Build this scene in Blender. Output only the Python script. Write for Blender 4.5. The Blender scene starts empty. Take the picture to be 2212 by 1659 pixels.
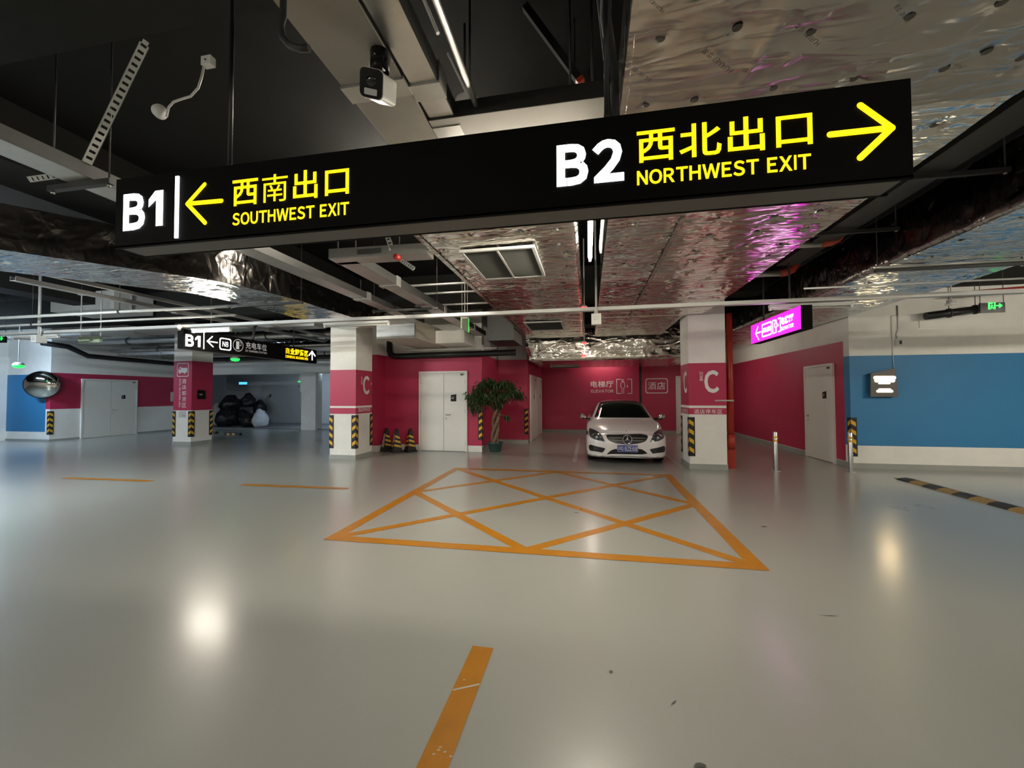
import bpy, bmesh, math, random
import numpy as np
from mathutils import Vector, Matrix
from mathutils.bvhtree import BVHTree

random.seed(7)
rng = np.random.default_rng(7)
SC = bpy.context.scene
COL = SC.collection
PI = math.pi

# ---------------------------------------------------------------- camera
IMW, IMH = 2212.0, 1659.0
CX, CY = IMW / 2, IMH / 2
VD = np.array([1270.5, 852.0])      # vanishing point of the aisle direction (+Y)
VL = np.array([-3520.0, 870.0])     # vanishing point of the cross direction (-X)
F = math.sqrt(-((VD[0]-CX)*(VL[0]-CX) + (VD[1]-CY)*(VL[1]-CY)))
_d = np.array([(VD[0]-CX)/F, (VD[1]-CY)/F, 1.0]); _d /= np.linalg.norm(_d)
_l = np.array([(VL[0]-CX)/F, (VL[1]-CY)/F, 1.0]); _l /= np.linalg.norm(_l)
_x = -_l; _x = _x - _d*(_x @ _d); _x /= np.linalg.norm(_x)
_z = np.cross(_x, _d)
if _z[1] > 0: _z = -_z
RW = np.stack([_x, _d, _z])         # world = RW @ camera(x right, y down, z forward)
EYE = np.array([0.0, 0.0, 1.58])

cam_data = bpy.data.cameras.new('camera')
cam_data.sensor_fit = 'HORIZONTAL'
cam_data.sensor_width = 36.0
cam_data.lens = 36.0 * F / IMW
cam_data.clip_start = 0.02
cam_data.clip_end = 200
camera = bpy.data.objects.new('camera', cam_data)
COL.objects.link(camera)
_m = Matrix.Identity(4)
for i in range(3):
    _m[i][0] = RW[i, 0]; _m[i][1] = -RW[i, 1]; _m[i][2] = -RW[i, 2]; _m[i][3] = EYE[i]
camera.matrix_world = _m
SC.camera = camera

# ---------------------------------------------------------------- world + colour management
world = bpy.data.worlds.new('garage_ambient'); SC.world = world
world.use_nodes = True
_bg = world.node_tree.nodes['Background']
_bg.inputs[0].default_value = (0.75, 0.8, 0.9, 1)
_bg.inputs[1].default_value = 0.0      # closed underground hall: every bit of light comes from its lamps
SC.view_settings.view_transform = 'Standard'
SC.view_settings.look = 'None'
SC.view_settings.gamma = 1.0
SC.view_settings.use_curve_mapping = False
SC.view_settings.exposure = -0.12
SC.cycles.max_bounces = 5
SC.cycles.diffuse_bounces = 3
SC.cycles.glossy_bounces = 3
SC.cycles.transmission_bounces = 1
SC.cycles.transparent_max_bounces = 2
SC.cycles.caustics_refractive = False
SC.cycles.sample_clamp_indirect = 8.0
WARM = (1.0, 0.915, 0.77)
COOL = (0.58, 0.77, 1.0)
TUBE_POWER = 330.0

# ---------------------------------------------------------------- picture measurements -> metres
def ray(u, v): return RW @ np.array([(u-CX)/F, (v-CY)/F, 1.0])
def AZ(u, v, z=0.0):
    r = ray(u, v); return EYE + r*((z-EYE[2])/r[2])
def AY(u, v, y):
    r = ray(u, v); return EYE + r*(y/r[1])
def AX(u, v, x):
    r = ray(u, v); return EYE + r*(x/r[0])

# ---------------------------------------------------------------- materials
MATS = {}
def mat(name, col, rough=0.6, metal=0.0, emit=None, estr=0.0, noise=0.0, nscale=6.0, bump=0.0, bscale=40.0,
        spec=0.5, coat=0.0, sample=True, rvar=0.0):
    if name in MATS: return MATS[name]
    m = bpy.data.materials.new(name); m.use_nodes = True
    nt = m.node_tree; b = nt.nodes['Principled BSDF']
    b.inputs['Base Color'].default_value = (*col, 1)
    b.inputs['Roughness'].default_value = rough
    b.inputs['Metallic'].default_value = metal
    b.inputs['Specular IOR Level'].default_value = spec
    b.inputs['Coat Weight'].default_value = coat
    if emit:
        b.inputs['Emission Color'].default_value = (*emit, 1)
        b.inputs['Emission Strength'].default_value = estr
        if not sample: m.cycles.emission_sampling = 'NONE'
    tc = None
    if noise or bump or rvar:
        tc = nt.nodes.new('ShaderNodeTexCoord')
    if noise or rvar:
        n = nt.nodes.new('ShaderNodeTexNoise'); n.inputs['Scale'].default_value = nscale
        n.inputs['Detail'].default_value = 6; n.inputs['Roughness'].default_value = 0.6
        nt.links.new(tc.outputs['Object'], n.inputs['Vector'])
    if noise:
        mr = nt.nodes.new('ShaderNodeMapRange')
        mr.inputs[1].default_value = 0.25; mr.inputs[2].default_value = 0.75
        mr.inputs[3].default_value = 1-noise; mr.inputs[4].default_value = 1+noise
        nt.links.new(n.outputs['Fac'], mr.inputs[0])
        mx = nt.nodes.new('ShaderNodeVectorMath'); mx.operation = 'SCALE'
        mx.inputs[0].default_value = col
        nt.links.new(mr.outputs[0], mx.inputs['Scale'])
        nt.links.new(mx.outputs[0], b.inputs['Base Color'])
    if rvar:
        mr = nt.nodes.new('ShaderNodeMapRange')
        mr.inputs[1].default_value = 0.3; mr.inputs[2].default_value = 0.7
        mr.inputs[3].default_value = max(0.02, rough-rvar); mr.inputs[4].default_value = rough+rvar
        nt.links.new(n.outputs['Fac'], mr.inputs[0])
        nt.links.new(mr.outputs[0], b.inputs['Roughness'])
    if bump:
        n2 = nt.nodes.new('ShaderNodeTexNoise'); n2.inputs['Scale'].default_value = bscale
        n2.inputs['Detail'].default_value = 4
        nt.links.new(tc.outputs['Object'], n2.inputs['Vector'])
        bp = nt.nodes.new('ShaderNodeBump'); bp.inputs['Strength'].default_value = bump
        bp.inputs['Distance'].default_value = 0.01
        nt.links.new(n2.outputs['Fac'], bp.inputs['Height'])
        nt.links.new(bp.outputs[0], b.inputs['Normal'])
    MATS[name] = m
    return m

def floor_material():
    m = bpy.data.materials.new('epoxy_floor'); m.use_nodes = True
    nt = m.node_tree; b = nt.nodes['Principled BSDF']; L = nt.links.new
    tc = nt.nodes.new('ShaderNodeTexCoord')
    n1 = nt.nodes.new('ShaderNodeTexNoise'); n1.inputs['Scale'].default_value = 0.55; n1.inputs['Detail'].default_value = 5
    n2 = nt.nodes.new('ShaderNodeTexNoise'); n2.inputs['Scale'].default_value = 260; n2.inputs['Detail'].default_value = 2
    n3 = nt.nodes.new('ShaderNodeTexNoise'); n3.inputs['Scale'].default_value = 7; n3.inputs['Detail'].default_value = 8
    for n in (n1, n2, n3): L(tc.outputs['Object'], n.inputs['Vector'])
    r = nt.nodes.new('ShaderNodeValToRGB')
    r.color_ramp.elements[0].position = 0.1; r.color_ramp.elements[0].color = (0.315, 0.322, 0.290, 1)
    r.color_ramp.elements[1].position = 0.9; r.color_ramp.elements[1].color = (0.370, 0.378, 0.343, 1)
    L(n1.outputs['Fac'], r.inputs['Fac'])
    # fine speckle and stains, scratches
    mr = nt.nodes.new('ShaderNodeMapRange'); mr.inputs[1].default_value = 0.35; mr.inputs[2].default_value = 0.65
    mr.inputs[3].default_value = 0.93; mr.inputs[4].default_value = 1.07
    L(n2.outputs['Fac'], mr.inputs[0])
    mr3 = nt.nodes.new('ShaderNodeMapRange'); mr3.inputs[1].default_value = 0.3; mr3.inputs[2].default_value = 0.6
    mr3.inputs[3].default_value = 1.0; mr3.inputs[4].default_value = 1.0
    L(n3.outputs['Fac'], mr3.inputs[0])
    mm = nt.nodes.new('ShaderNodeMath'); mm.operation = 'MULTIPLY'
    L(mr.outputs[0], mm.inputs[0]); L(mr3.outputs[0], mm.inputs[1])
    sc = nt.nodes.new('ShaderNodeVectorMath'); sc.operation = 'SCALE'
    L(r.outputs['Color'], sc.inputs[0]); L(mm.outputs[0], sc.inputs['Scale'])
    L(sc.outputs[0], b.inputs['Base Color'])
    rr = nt.nodes.new('ShaderNodeMapRange'); rr.inputs[1].default_value = 0.0; rr.inputs[2].default_value = 1.0
    rr.inputs[3].default_value = 0.24; rr.inputs[4].default_value = 0.36
    L(n1.outputs['Fac'], rr.inputs[0]); L(rr.outputs[0], b.inputs['Roughness'])
    b.inputs['Specular IOR Level'].default_value = 0.5
    b.inputs['Coat Weight'].default_value = 0.55
    b.inputs['Coat Roughness'].default_value = 0.19
    MATS['floor'] = m
    return m

def foil_material(name, col, rough, bscale=1.0, bstr=0.6):
    """crumpled aluminium foil: long cross wrinkles, finer folds, a fine crinkle"""
    m = bpy.data.materials.new(name); m.use_nodes = True
    nt = m.node_tree; b = nt.nodes['Principled BSDF']; L = nt.links.new
    b.inputs['Base Color'].default_value = (*col, 1)
    b.inputs['Metallic'].default_value = 1.0
    b.inputs['Roughness'].default_value = rough
    tc = nt.nodes.new('ShaderNodeTexCoord')
    def creases(sx, sy, sz, dist, sharp, wgt):
        """thin folds along the zero line of a noise field, flat foil in between"""
        mp = nt.nodes.new('ShaderNodeMapping'); mp.inputs['Scale'].default_value = (sx*bscale, sy*bscale, sz*bscale)
        L(tc.outputs['Object'], mp.inputs['Vector'])
        n = nt.nodes.new('ShaderNodeTexNoise'); n.inputs['Scale'].default_value = 1.0
        n.inputs['Detail'].default_value = 1.5; n.inputs['Distortion'].default_value = dist
        L(mp.outputs[0], n.inputs['Vector'])
        a = nt.nodes.new('ShaderNodeMath'); a.operation = 'SUBTRACT'; a.inputs[1].default_value = 0.5; L(n.outputs['Fac'], a.inputs[0])
        c = nt.nodes.new('ShaderNodeMath'); c.operation = 'ABSOLUTE'; L(a.outputs[0], c.inputs[0])
        d = nt.nodes.new('ShaderNodeMath'); d.operation = 'MULTIPLY_ADD'; d.inputs[1].default_value = -sharp; d.inputs[2].default_value = 1.0; d.use_clamp = True
        L(c.outputs[0], d.inputs[0])
        w = nt.nodes.new('ShaderNodeMath'); w.operation = 'MULTIPLY'; w.inputs[1].default_value = wgt; L(d.outputs[0], w.inputs[0])
        return w
    parts = [creases(1.3, 7.0, 4.0, 0.6, 9.0, 0.30), creases(2.5, 13.0, 7.0, 1.0, 7.0, 0.16), creases(4.0, 4.0, 4.0, 0.3, 12.0, 0.16)]
    s1 = nt.nodes.new('ShaderNodeMath'); s1.operation = 'ADD'; L(parts[0].outputs[0], s1.inputs[0]); L(parts[1].outputs[0], s1.inputs[1])
    s2 = nt.nodes.new('ShaderNodeMath'); s2.operation = 'ADD'; L(s1.outputs[0], s2.inputs[0]); L(parts[2].outputs[0], s2.inputs[1])
    bp = nt.nodes.new('ShaderNodeBump'); bp.inputs['Strength'].default_value = bstr; bp.inputs['Distance'].default_value = 0.06
    L(s2.outputs[0], bp.inputs['Height']); L(bp.outputs[0], b.inputs['Normal'])
    MATS[name] = m
    return m

floor_material()
foil_material('foil', (0.88, 0.84, 0.77), 0.15, 0.62, 0.34)
foil_material('foil_smooth', (0.62, 0.585, 0.54), 0.22, 1.0, 0.2)
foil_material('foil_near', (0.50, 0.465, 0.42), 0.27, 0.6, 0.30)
foil_material('foil_side', (0.20, 0.185, 0.17), 0.22, 0.5, 0.2)  # darker copy of the foil; colour stands in for the dark ceiling it mirrors
foil_material('foil_cool', (0.74, 0.75, 0.75), 0.16, 0.7, 0.45)
mat('wall_white', (0.84, 0.82, 0.76), 0.7, noise=0.05, nscale=3, bump=0.05)
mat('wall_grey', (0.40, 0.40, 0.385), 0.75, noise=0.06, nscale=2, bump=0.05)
mat('magenta', (0.46, 0.026, 0.080), 0.5, noise=0.04, nscale=2, bump=0.03)
mat('blue', (0.032, 0.20, 0.42), 0.55, noise=0.04, nscale=2, bump=0.03)
mat('skirting', (0.34, 0.35, 0.32), 0.55, noise=0.06)
mat('ceiling_black', (0.008, 0.008, 0.007), 0.85, spec=0.2, noise=0.2, nscale=2, bump=0.1)
mat('beam_black', (0.013, 0.013, 0.011), 0.8, spec=0.25, noise=0.2, nscale=2, bump=0.08)
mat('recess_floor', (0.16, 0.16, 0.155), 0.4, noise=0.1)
mat('door_white', (0.82, 0.80, 0.74), 0.45, noise=0.02)
mat('door_grey', (0.33, 0.33, 0.31), 0.5, noise=0.03)
mat('steel', (0.62, 0.62, 0.60), 0.3, metal=1.0, noise=0.05, nscale=20)
mat('chrome', (0.85, 0.85, 0.84), 0.08, metal=1.0, noise=0.01)
mat('galv', (0.50, 0.49, 0.46), 0.42, metal=0.85, noise=0.12, nscale=5)
mat('galv_beige', (0.31, 0.285, 0.25), 0.5, metal=0.3, noise=0.10, nscale=3)
mat('galv_dark', (0.055, 0.055, 0.052), 0.5, metal=0.5, noise=0.15)
mat('tray_white', (0.60, 0.60, 0.57), 0.45, metal=0.2, noise=0.05)
mat('plastic_white', (0.70, 0.69, 0.65), 0.4, noise=0.02)
mat('plastic_green', (0.45, 0.55, 0.38), 0.4, noise=0.02)
mat('sign_black', (0.0035, 0.0035, 0.003), 0.6, noise=0.1, nscale=30, spec=0.08)
mat('sign_grey', (0.11, 0.10, 0.09), 0.45, noise=0.05, nscale=10)
mat('rubber_black', (0.013, 0.013, 0.013), 0.55, noise=0.15, nscale=20, bump=0.05)
mat('plastic_black', (0.006, 0.006, 0.006), 0.3, noise=0.05, spec=0.2)
mat('pipe_black', (0.010, 0.010, 0.010), 0.4, noise=0.1)
mat('yellow_stripe', (0.75, 0.42, 0.03), 0.4, noise=0.06, nscale=15)
mat('line_orange', (0.42, 0.17, 0.010), 0.34, noise=0.12, nscale=5, spec=0.55)
mat('line_white', (0.45, 0.44, 0.40), 0.4, noise=0.08, nscale=8)
mat('paint_white', (0.82, 0.80, 0.77), 0.5, noise=0.03)
mat('red_pipe', (0.38, 0.030, 0.018), 0.38, noise=0.15, nscale=8, bump=0.05)
mat('red_orange', (0.50, 0.06, 0.03), 0.4, noise=0.05)
mat('letter_white', (0.9, 0.9, 0.9), 0.4, emit=(0.95, 0.97, 1.0), estr=4.0, noise=0.01, sample=False)
mat('letter_soft', (0.9, 0.9, 0.9), 0.4, emit=(0.95, 0.97, 1.0), estr=1.6, noise=0.01, sample=False)
mat('letter_dim', (0.5, 0.5, 0.5), 0.4, emit=(0.9, 0.9, 0.9), estr=0.22, noise=0.01, sample=False)
mat('letter_yellow', (0.9, 0.7, 0.02), 0.4, emit=(1.0, 0.63, 0.003), estr=2.1, noise=0.01, sample=False)
mat('sign_magenta', (0.6, 0.0, 0.55), 0.4, emit=(0.95, 0.012, 0.80), estr=1.35, noise=0.01)
mat('led_green', (0.05, 0.6, 0.1), 0.4, emit=(0.02, 1.0, 0.10), estr=2.2, noise=0.01)
mat('led_red', (0.6, 0.02, 0.02), 0.4, emit=(1.0, 0.03, 0.03), estr=6.0, noise=0.01)
mat('led_blue', (0.02, 0.1, 0.6), 0.4, emit=(0.05, 0.35, 1.0), estr=2.5, noise=0.01)
mat('letter_warm', (0.9, 0.8, 0.6), 0.4, emit=(1.0, 0.82, 0.52), estr=16.0, noise=0.01)
mat('tube_warm', (0.9, 0.9, 0.9), 0.4, emit=WARM, estr=TUBE_POWER, noise=0.01)
mat('tube_cool', (0.9, 0.9, 0.9), 0.4, emit=COOL, estr=TUBE_POWER*1.7, noise=0.01)
mat('tube_neutral', (0.9, 0.9, 0.9), 0.4, emit=(1.0, 0.95, 0.85), estr=TUBE_POWER, noise=0.01)
mat('tube_dim', (0.9, 0.9, 0.9), 0.4, emit=WARM, estr=TUBE_POWER*0.30, noise=0.01)
mat('tube_far', (0.9, 0.9, 0.9), 0.4, emit=WARM, estr=TUBE_POWER*0.8, noise=0.01)
mat('tube_right', (0.9, 0.9, 0.9), 0.4, emit=WARM, estr=TUBE_POWER*1.1, noise=0.01)
mat('tube_strong', (0.9, 0.9, 0.9), 0.4, emit=WARM, estr=TUBE_POWER*2.0, noise=0.01)
mat('tube_fill', (0.9, 0.9, 0.9), 0.4, emit=WARM, estr=TUBE_POWER*1.3, noise=0.01)
mat('tube_behind', (0.9, 0.9, 0.9), 0.4, emit=WARM, estr=TUBE_POWER*0.5, noise=0.01)
mat('tube_bright', (0.9, 0.9, 0.9), 0.4, emit=(0.84, 0.94, 1.0), estr=TUBE_POWER*4.4, noise=0.01)
mat('tube_off', (0.45, 0.44, 0.40), 0.3, noise=0.02)
mat('car_white', (0.86, 0.82, 0.80), 0.22, noise=0.01, coat=1.0)
mat('car_glass', (0.008, 0.010, 0.008), 0.04, noise=0.05, spec=0.8)
mat('car_black', (0.008, 0.008, 0.008), 0.35, noise=0.1)
mat('lamp_lens', (0.05, 0.055, 0.06), 0.06, noise=0.3, nscale=18, spec=0.8)
mat('tyre', (0.012, 0.012, 0.012), 0.8, noise=0.2)
mat('plate_blue', (0.01, 0.035, 0.25), 0.35, noise=0.03)
mat('leaf', (0.028, 0.055, 0.014), 0.4, noise=0.35, nscale=14)
mat('bark', (0.17, 0.11, 0.06), 0.8, noise=0.25, nscale=20, bump=0.3)
mat('soil', (0.03, 0.022, 0.015), 0.9, noise=0.3, bump=0.4)
mat('pot_green', (0.028, 0.070, 0.062), 0.45, noise=0.06)
mat('bag_black', (0.008, 0.008, 0.008), 0.42, spec=0.3, noise=0.2, bump=0.25, bscale=14)
mat('bag_white', (0.55, 0.55, 0.55), 0.5, noise=0.06, bump=0.25, bscale=12)
mat('mirror', (0.80, 0.78, 0.72), 0.06, metal=1.0, noise=0.03)
mat('pin', (0.10, 0.095, 0.085), 0.5, metal=0.4, noise=0.1)
mat('foil_print', (0.09, 0.085, 0.08), 0.5, metal=0.2, noise=0.1)
mat('grille', (0.20, 0.20, 0.18), 0.45, noise=0.03)
mat('grille_dark', (0.03, 0.03, 0.028), 0.7, noise=0.05)
mat('beige_duct', (0.50, 0.46, 0.38), 0.6, noise=0.04)
mat('scuff', (0.05, 0.05, 0.045), 0.6, noise=0.3)
mat('bump_yellow', (0.30, 0.19, 0.06), 0.6, noise=0.25, nscale=18)
mat('sticker', (0.6, 0.6, 0.6), 0.25, noise=0.02)

# ---------------------------------------------------------------- mesh builder
class MB:
    def __init__(s): s.v = []; s.f = []; s.mi = []; s.sm = []
    def add(s, vs, fs, mi=0, smooth=False):
        o = len(s.v); s.v.extend([tuple(map(float, p)) for p in vs])
        for f in fs: s.f.append([i+o for i in f]); s.mi.append(mi); s.sm.append(smooth)
        return s
    def box(s, x0, x1, y0, y1, z0, z1, mi=0):
        if x0 > x1: x0, x1 = x1, x0
        if y0 > y1: y0, y1 = y1, y0
        if z0 > z1: z0, z1 = z1, z0
        vs = [(x0,y0,z0),(x1,y0,z0),(x1,y1,z0),(x0,y1,z0),(x0,y0,z1),(x1,y0,z1),(x1,y1,z1),(x0,y1,z1)]
        fs = [(3,2,1,0),(4,5,6,7),(0,1,5,4),(1,2,6,5),(2,3,7,6),(3,0,4,7)]
        return s.add(vs, fs, mi)
    def obox(s, c, ax, ay, az, hx, hy, hz, mi=0):
        c = np.array(c, float); ax, ay, az = [np.array(a, float)/np.linalg.norm(a) for a in (ax, ay, az)]
        vs = []
        for k in (-1, 1):
            for i, j in ((-1,-1),(1,-1),(1,1),(-1,1)):
                vs.append(c+ax*hx*i+ay*hy*j+az*hz*k)
        fs = [(3,2,1,0),(4,5,6,7),(0,1,5,4),(1,2,6,5),(2,3,7,6),(3,0,4,7)]
        return s.add(vs, fs, mi)
    def bar(s, p, q, w, h, up=(0,0,1), mi=0):
        p = np.array(p, float); q = np.array(q, float); d = q-p; L = np.linalg.norm(d); d /= L
        u = np.array(up, float); sx = np.cross(d, u)
        if np.linalg.norm(sx) < 1e-4: sx = np.cross(d, (1,0,0))
        sx /= np.linalg.norm(sx); uz = np.cross(sx, d)
        return s.obox((p+q)/2, sx, d, uz, w/2, L/2, h/2, mi)
    def tube(s, pts, r, n=10, mi=0, cap=True, smooth=True):
        pts = [np.array(p, float) for p in pts]
        rs = r if hasattr(r, '__len__') else [r]*len(pts)
        rings = []; prev = None
        for i, p in enumerate(pts):
            a = pts[max(0, i-1)]; b = pts[min(len(pts)-1, i+1)]
            d = b-a; d = d/(np.linalg.norm(d)+1e-9)
            if prev is None:
                t = np.array([0,0,1.0]) if abs(d[2]) < 0.9 else np.array([1.0,0,0])
                x = np.cross(d, t)
            else: x = prev-d*(prev@d)
            x /= np.linalg.norm(x); y = np.cross(d, x); prev = x
            rings.append([p+(x*math.cos(2*PI*k/n)+y*math.sin(2*PI*k/n))*rs[i] for k in range(n)])
        vs = [v for R_ in rings for v in R_]; fs = []
        for i in range(len(pts)-1):
            for k in range(n):
                fs.append((i*n+k, i*n+(k+1) % n, (i+1)*n+(k+1) % n, (i+1)*n+k))
        s.add(vs, fs, mi, smooth)
        if cap:
            o = len(s.v)-len(vs)
            s.f.append([o+k for k in range(n)][::-1]); s.mi.append(mi); s.sm.append(False)
            s.f.append([o+(len(pts)-1)*n+k for k in range(n)]); s.mi.append(mi); s.sm.append(False)
        return s
    def lathe(s, prof, c=(0,0,0), axis=(0,0,1), n=24, mi=0, smooth=True):
        c = np.array(c, float); a = np.array(axis, float); a /= np.linalg.norm(a)
        t = np.array([1.0,0,0]) if abs(a[0]) < 0.9 else np.array([0,1.0,0])
        x = np.cross(a, t); x /= np.linalg.norm(x); y = np.cross(a, x)
        vs = []; fs = []
        for r, h in prof:
            for k in range(n):
                vs.append(c+a*h+(x*math.cos(2*PI*k/n)+y*math.sin(2*PI*k/n))*r)
        for i in range(len(prof)-1):
            for k in range(n):
                fs.append((i*n+k, i*n+(k+1) % n, (i+1)*n+(k+1) % n, (i+1)*n+k))
        return s.add(vs, fs, mi, smooth)
    def prism(s, poly, O, U, V, depth, mi=0):
        """polygon (list of 2-d points) in the plane O + U x + V y, given a thickness along U x V"""
        O, U, V = [np.array(a, float) for a in (O, U, V)]; N = np.cross(U, V); N /= np.linalg.norm(N)
        n = len(poly)
        b = [O+U*p[0]+V*p[1] for p in poly]; t = [q+N*depth for q in b]
        fs = [tuple(range(n))[::-1], tuple(range(n, 2*n))]
        for i in range(n): fs.append((i, (i+1) % n, n+(i+1) % n, n+i))
        return s.add(b+t, fs, mi)
    def build(s, name, mats, parent=None, loc=None):
        me = bpy.data.meshes.new(name)
        me.from_pydata(s.v, [], s.f)
        if not isinstance(mats, (list, tuple)): mats = [mats]
        for m in mats: me.materials.append(MATS[m] if isinstance(m, str) else m)
        me.polygons.foreach_set('material_index', s.mi)
        me.polygons.foreach_set('use_smooth', s.sm)
        me.update()
        return place(name, me, parent, loc)

WM = {}
def place(name, me, parent=None, loc=None, rot=None):
    o = bpy.data.objects.new(name, me); COL.objects.link(o)
    if parent is not None:
        o.parent = parent
        o.matrix_parent_inverse = WM.get(parent.name, Matrix.Identity(4)).inverted()
    if loc is not None: o.location = loc
    if rot is not None: o.rotation_euler = rot
    m = Matrix.Identity(4)
    if rot is not None: m = Matrix.Rotation(rot[2], 4, 'Z')
    if loc is not None: m = Matrix.Translation(Vector(loc)) @ m
    WM[o.name] = m
    return o
def tag(o, label, cat, group=None):
    o['label'] = label; o['category'] = cat
    if group: o['group'] = group
    return o
def thing(name, label, cat, loc=(0,0,0), group=None, rotz=0.0):
    o = bpy.data.objects.new(name, None); COL.objects.link(o)
    o.empty_display_size = 0.1
    o.location = tuple(map(float, loc)); o.rotation_euler = (0,0,rotz)
    WM[o.name] = Matrix.Translation(Vector(tuple(map(float, loc)))) @ Matrix.Rotation(rotz, 4, 'Z')
    return tag(o, label, cat, group)
def struct(o):
    o['kind'] = 'structure'; return o
def copy_tree(o, loc, rotz, label=None, group=None):
    """a copy of a thing built at the origin, with copies of its parts and sub-parts"""
    c = o.copy(); COL.objects.link(c); c.location = loc; c.rotation_euler = (0,0,rotz)
    if label: c['label'] = label
    if group: c['group'] = group
    for ch in o.children:
        d = ch.copy(); COL.objects.link(d); d.parent = c
        for g in ch.children:
            e = g.copy(); COL.objects.link(e); e.parent = d
    return c
def moved(o, loc, rotz):
    o.location = loc; o.rotation_euler = (0,0,rotz); return o

# ---------------------------------------------------------------- lettering
_TC = {}
def _raw(s, bold):
    c = bpy.data.curves.new('lettering', 'FONT'); c.body = s; c.resolution_u = 3; c.offset = bold
    o = bpy.data.objects.new('lettering_tmp', c); COL.objects.link(o)
    dg = bpy.context.evaluated_depsgraph_get(); dg.update()
    me = bpy.data.meshes.new_from_object(o.evaluated_get(dg))
    v = np.array([p.co[:2] for p in me.vertices]).reshape(-1, 2); f = [list(p.vertices) for p in me.polygons]
    bpy.data.objects.remove(o); bpy.data.curves.remove(c); bpy.data.meshes.remove(me)
    return v, f
_GC = {}
def text_mesh(s, bold):
    """one flat mesh for a line of lettering; Latin letters are taken from the full-width set and closed up"""
    k = (s, bold)
    if k in _TC: return _TC[k]
    V_, F_, x = [], [], 0.0
    for ch in s:
        if ch == ' ': x += 0.36; continue
        latin = ch.isascii() and ch.isalnum()
        if ch == '1':
            w_ = 0.14+bold*1.6; v = np.array([(0.20, 0), (0.20+w_, 0), (0.20+w_, 0.735+bold), (0.17, 0.735+bold), (-0.02, 0.60), (-0.02, 0.43), (0.20, 0.575)]); v = v-np.array([v[:, 0].min()-x-0.02, 0])
            o = sum(len(a) for a in V_); V_.append(v); F_.append([i+o for i in range(7)]); x = v[:, 0].max()+0.085; continue
        if ch == 'I':
            w_ = 0.075+bold*2; v = np.array([(x, 0), (x+w_, 0), (x+w_, 0.735+bold), (x, 0.735+bold)]); o = sum(len(a) for a in V_); V_.append(v); F_.append([o, o+1, o+2, o+3]); x += w_+0.085; continue
        if ch in '南酒商': bold_ = 0.0
        else: bold_ = bold
        g = (chr(ord(ch)+0xFEE0) if latin else ch, bold_)
        if g not in _GC: _GC[g] = _raw(*g)
        v, f = _GC[g]
        o = sum(len(a) for a in V_)
        if latin:
            V_.append(v-np.array([v[:, 0].min()-x, 0])); x += v[:, 0].max()-v[:, 0].min()+0.085
        else:
            V_.append(v+np.array([x, 0])); x += 1.04
        F_ += [[i+o for i in q] for q in f]
    v = np.concatenate(V_); mn = v.min(0); mx = v.max(0)
    _TC[k] = ((v-mn), F_, mx-mn)
    return _TC[k]
def text(mb, s, O, U, V, w, h, bold=0.02, lift=0.004, mi=0):
    """write s into the box of w x h metres whose lower-left corner is O (U, V: unit axes)"""
    v, f, sz = text_mesh(s, bold)
    O, U, V = [np.array(a, float) for a in (O, U, V)]; N = np.cross(U, V); N /= np.linalg.norm(N)
    sx, sy = w/sz[0], h/sz[1]
    vs = [O+U*(p[0]*sx)+V*(p[1]*sy)+N*lift for p in v]
    mb.add(vs, f, mi)
    return mb
def rbox_outline(w, h, r, n=5):
    pts = []
    for cx, cy, a0 in ((w-r, r, -PI/2), (w-r, h-r, 0), (r, h-r, PI/2), (r, r, PI)):
        for k in range(n+1):
            a = a0+k*PI/2/n; pts.append((cx+r*math.cos(a), cy+r*math.sin(a)))
    return pts
def ring_frame(mb, O, U, V, w, h, r, t, lift=0.004, mi=0):
    """a rounded rectangular outline of line width t"""
    O, U, V = [np.array(a, float) for a in (O, U, V)]; N = np.cross(U, V)
    a = rbox_outline(w, h, r); b = [(t+p[0]*(w-2*t)/w, t+p[1]*(h-2*t)/h) for p in a]
    n = len(a)
    vs = [O+U*p[0]+V*p[1]+N*lift for p in a]+[O+U*p[0]+V*p[1]+N*lift for p in b]
    mb.add(vs, [(i, (i+1) % n, n+(i+1) % n, n+i) for i in range(n)], mi)
def stroke(mb, pts, O, U, V, t, lift=0.004, mi=0, n=6):
    """a flat round-ended line of width t through 2-d points"""
    O, U, V = [np.array(a, float) for a in (O, U, V)]; N = np.cross(U, V)
    for (x0, y0), (x1, y1) in zip(pts[:-1], pts[1:]):
        a = math.atan2(y1-y0, x1-x0); out = []
        for k in range(n+1):
            b = a-PI/2+PI*k/n; out.append((x1+math.cos(b)*t/2, y1+math.sin(b)*t/2))
        for k in range(n+1):
            b = a+PI/2+PI*k/n; out.append((x0+math.cos(b)*t/2, y0+math.sin(b)*t/2))
        mb.add([O+U*p[0]+V*p[1]+N*lift for p in out], [tuple(range(len(out)))], mi)
def glyph_rect(mb, s, p_ll, p_ur, O, U, V, bold, lift=0.004, mi=0):
    """lettering between two measured points (lower left, upper right) of the sign's own plane"""
    text(mb, s, O+U*p_ll[0]+V*p_ll[1], U, V, p_ur[0]-p_ll[0], p_ur[1]-p_ll[1], bold, lift, mi)

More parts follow.
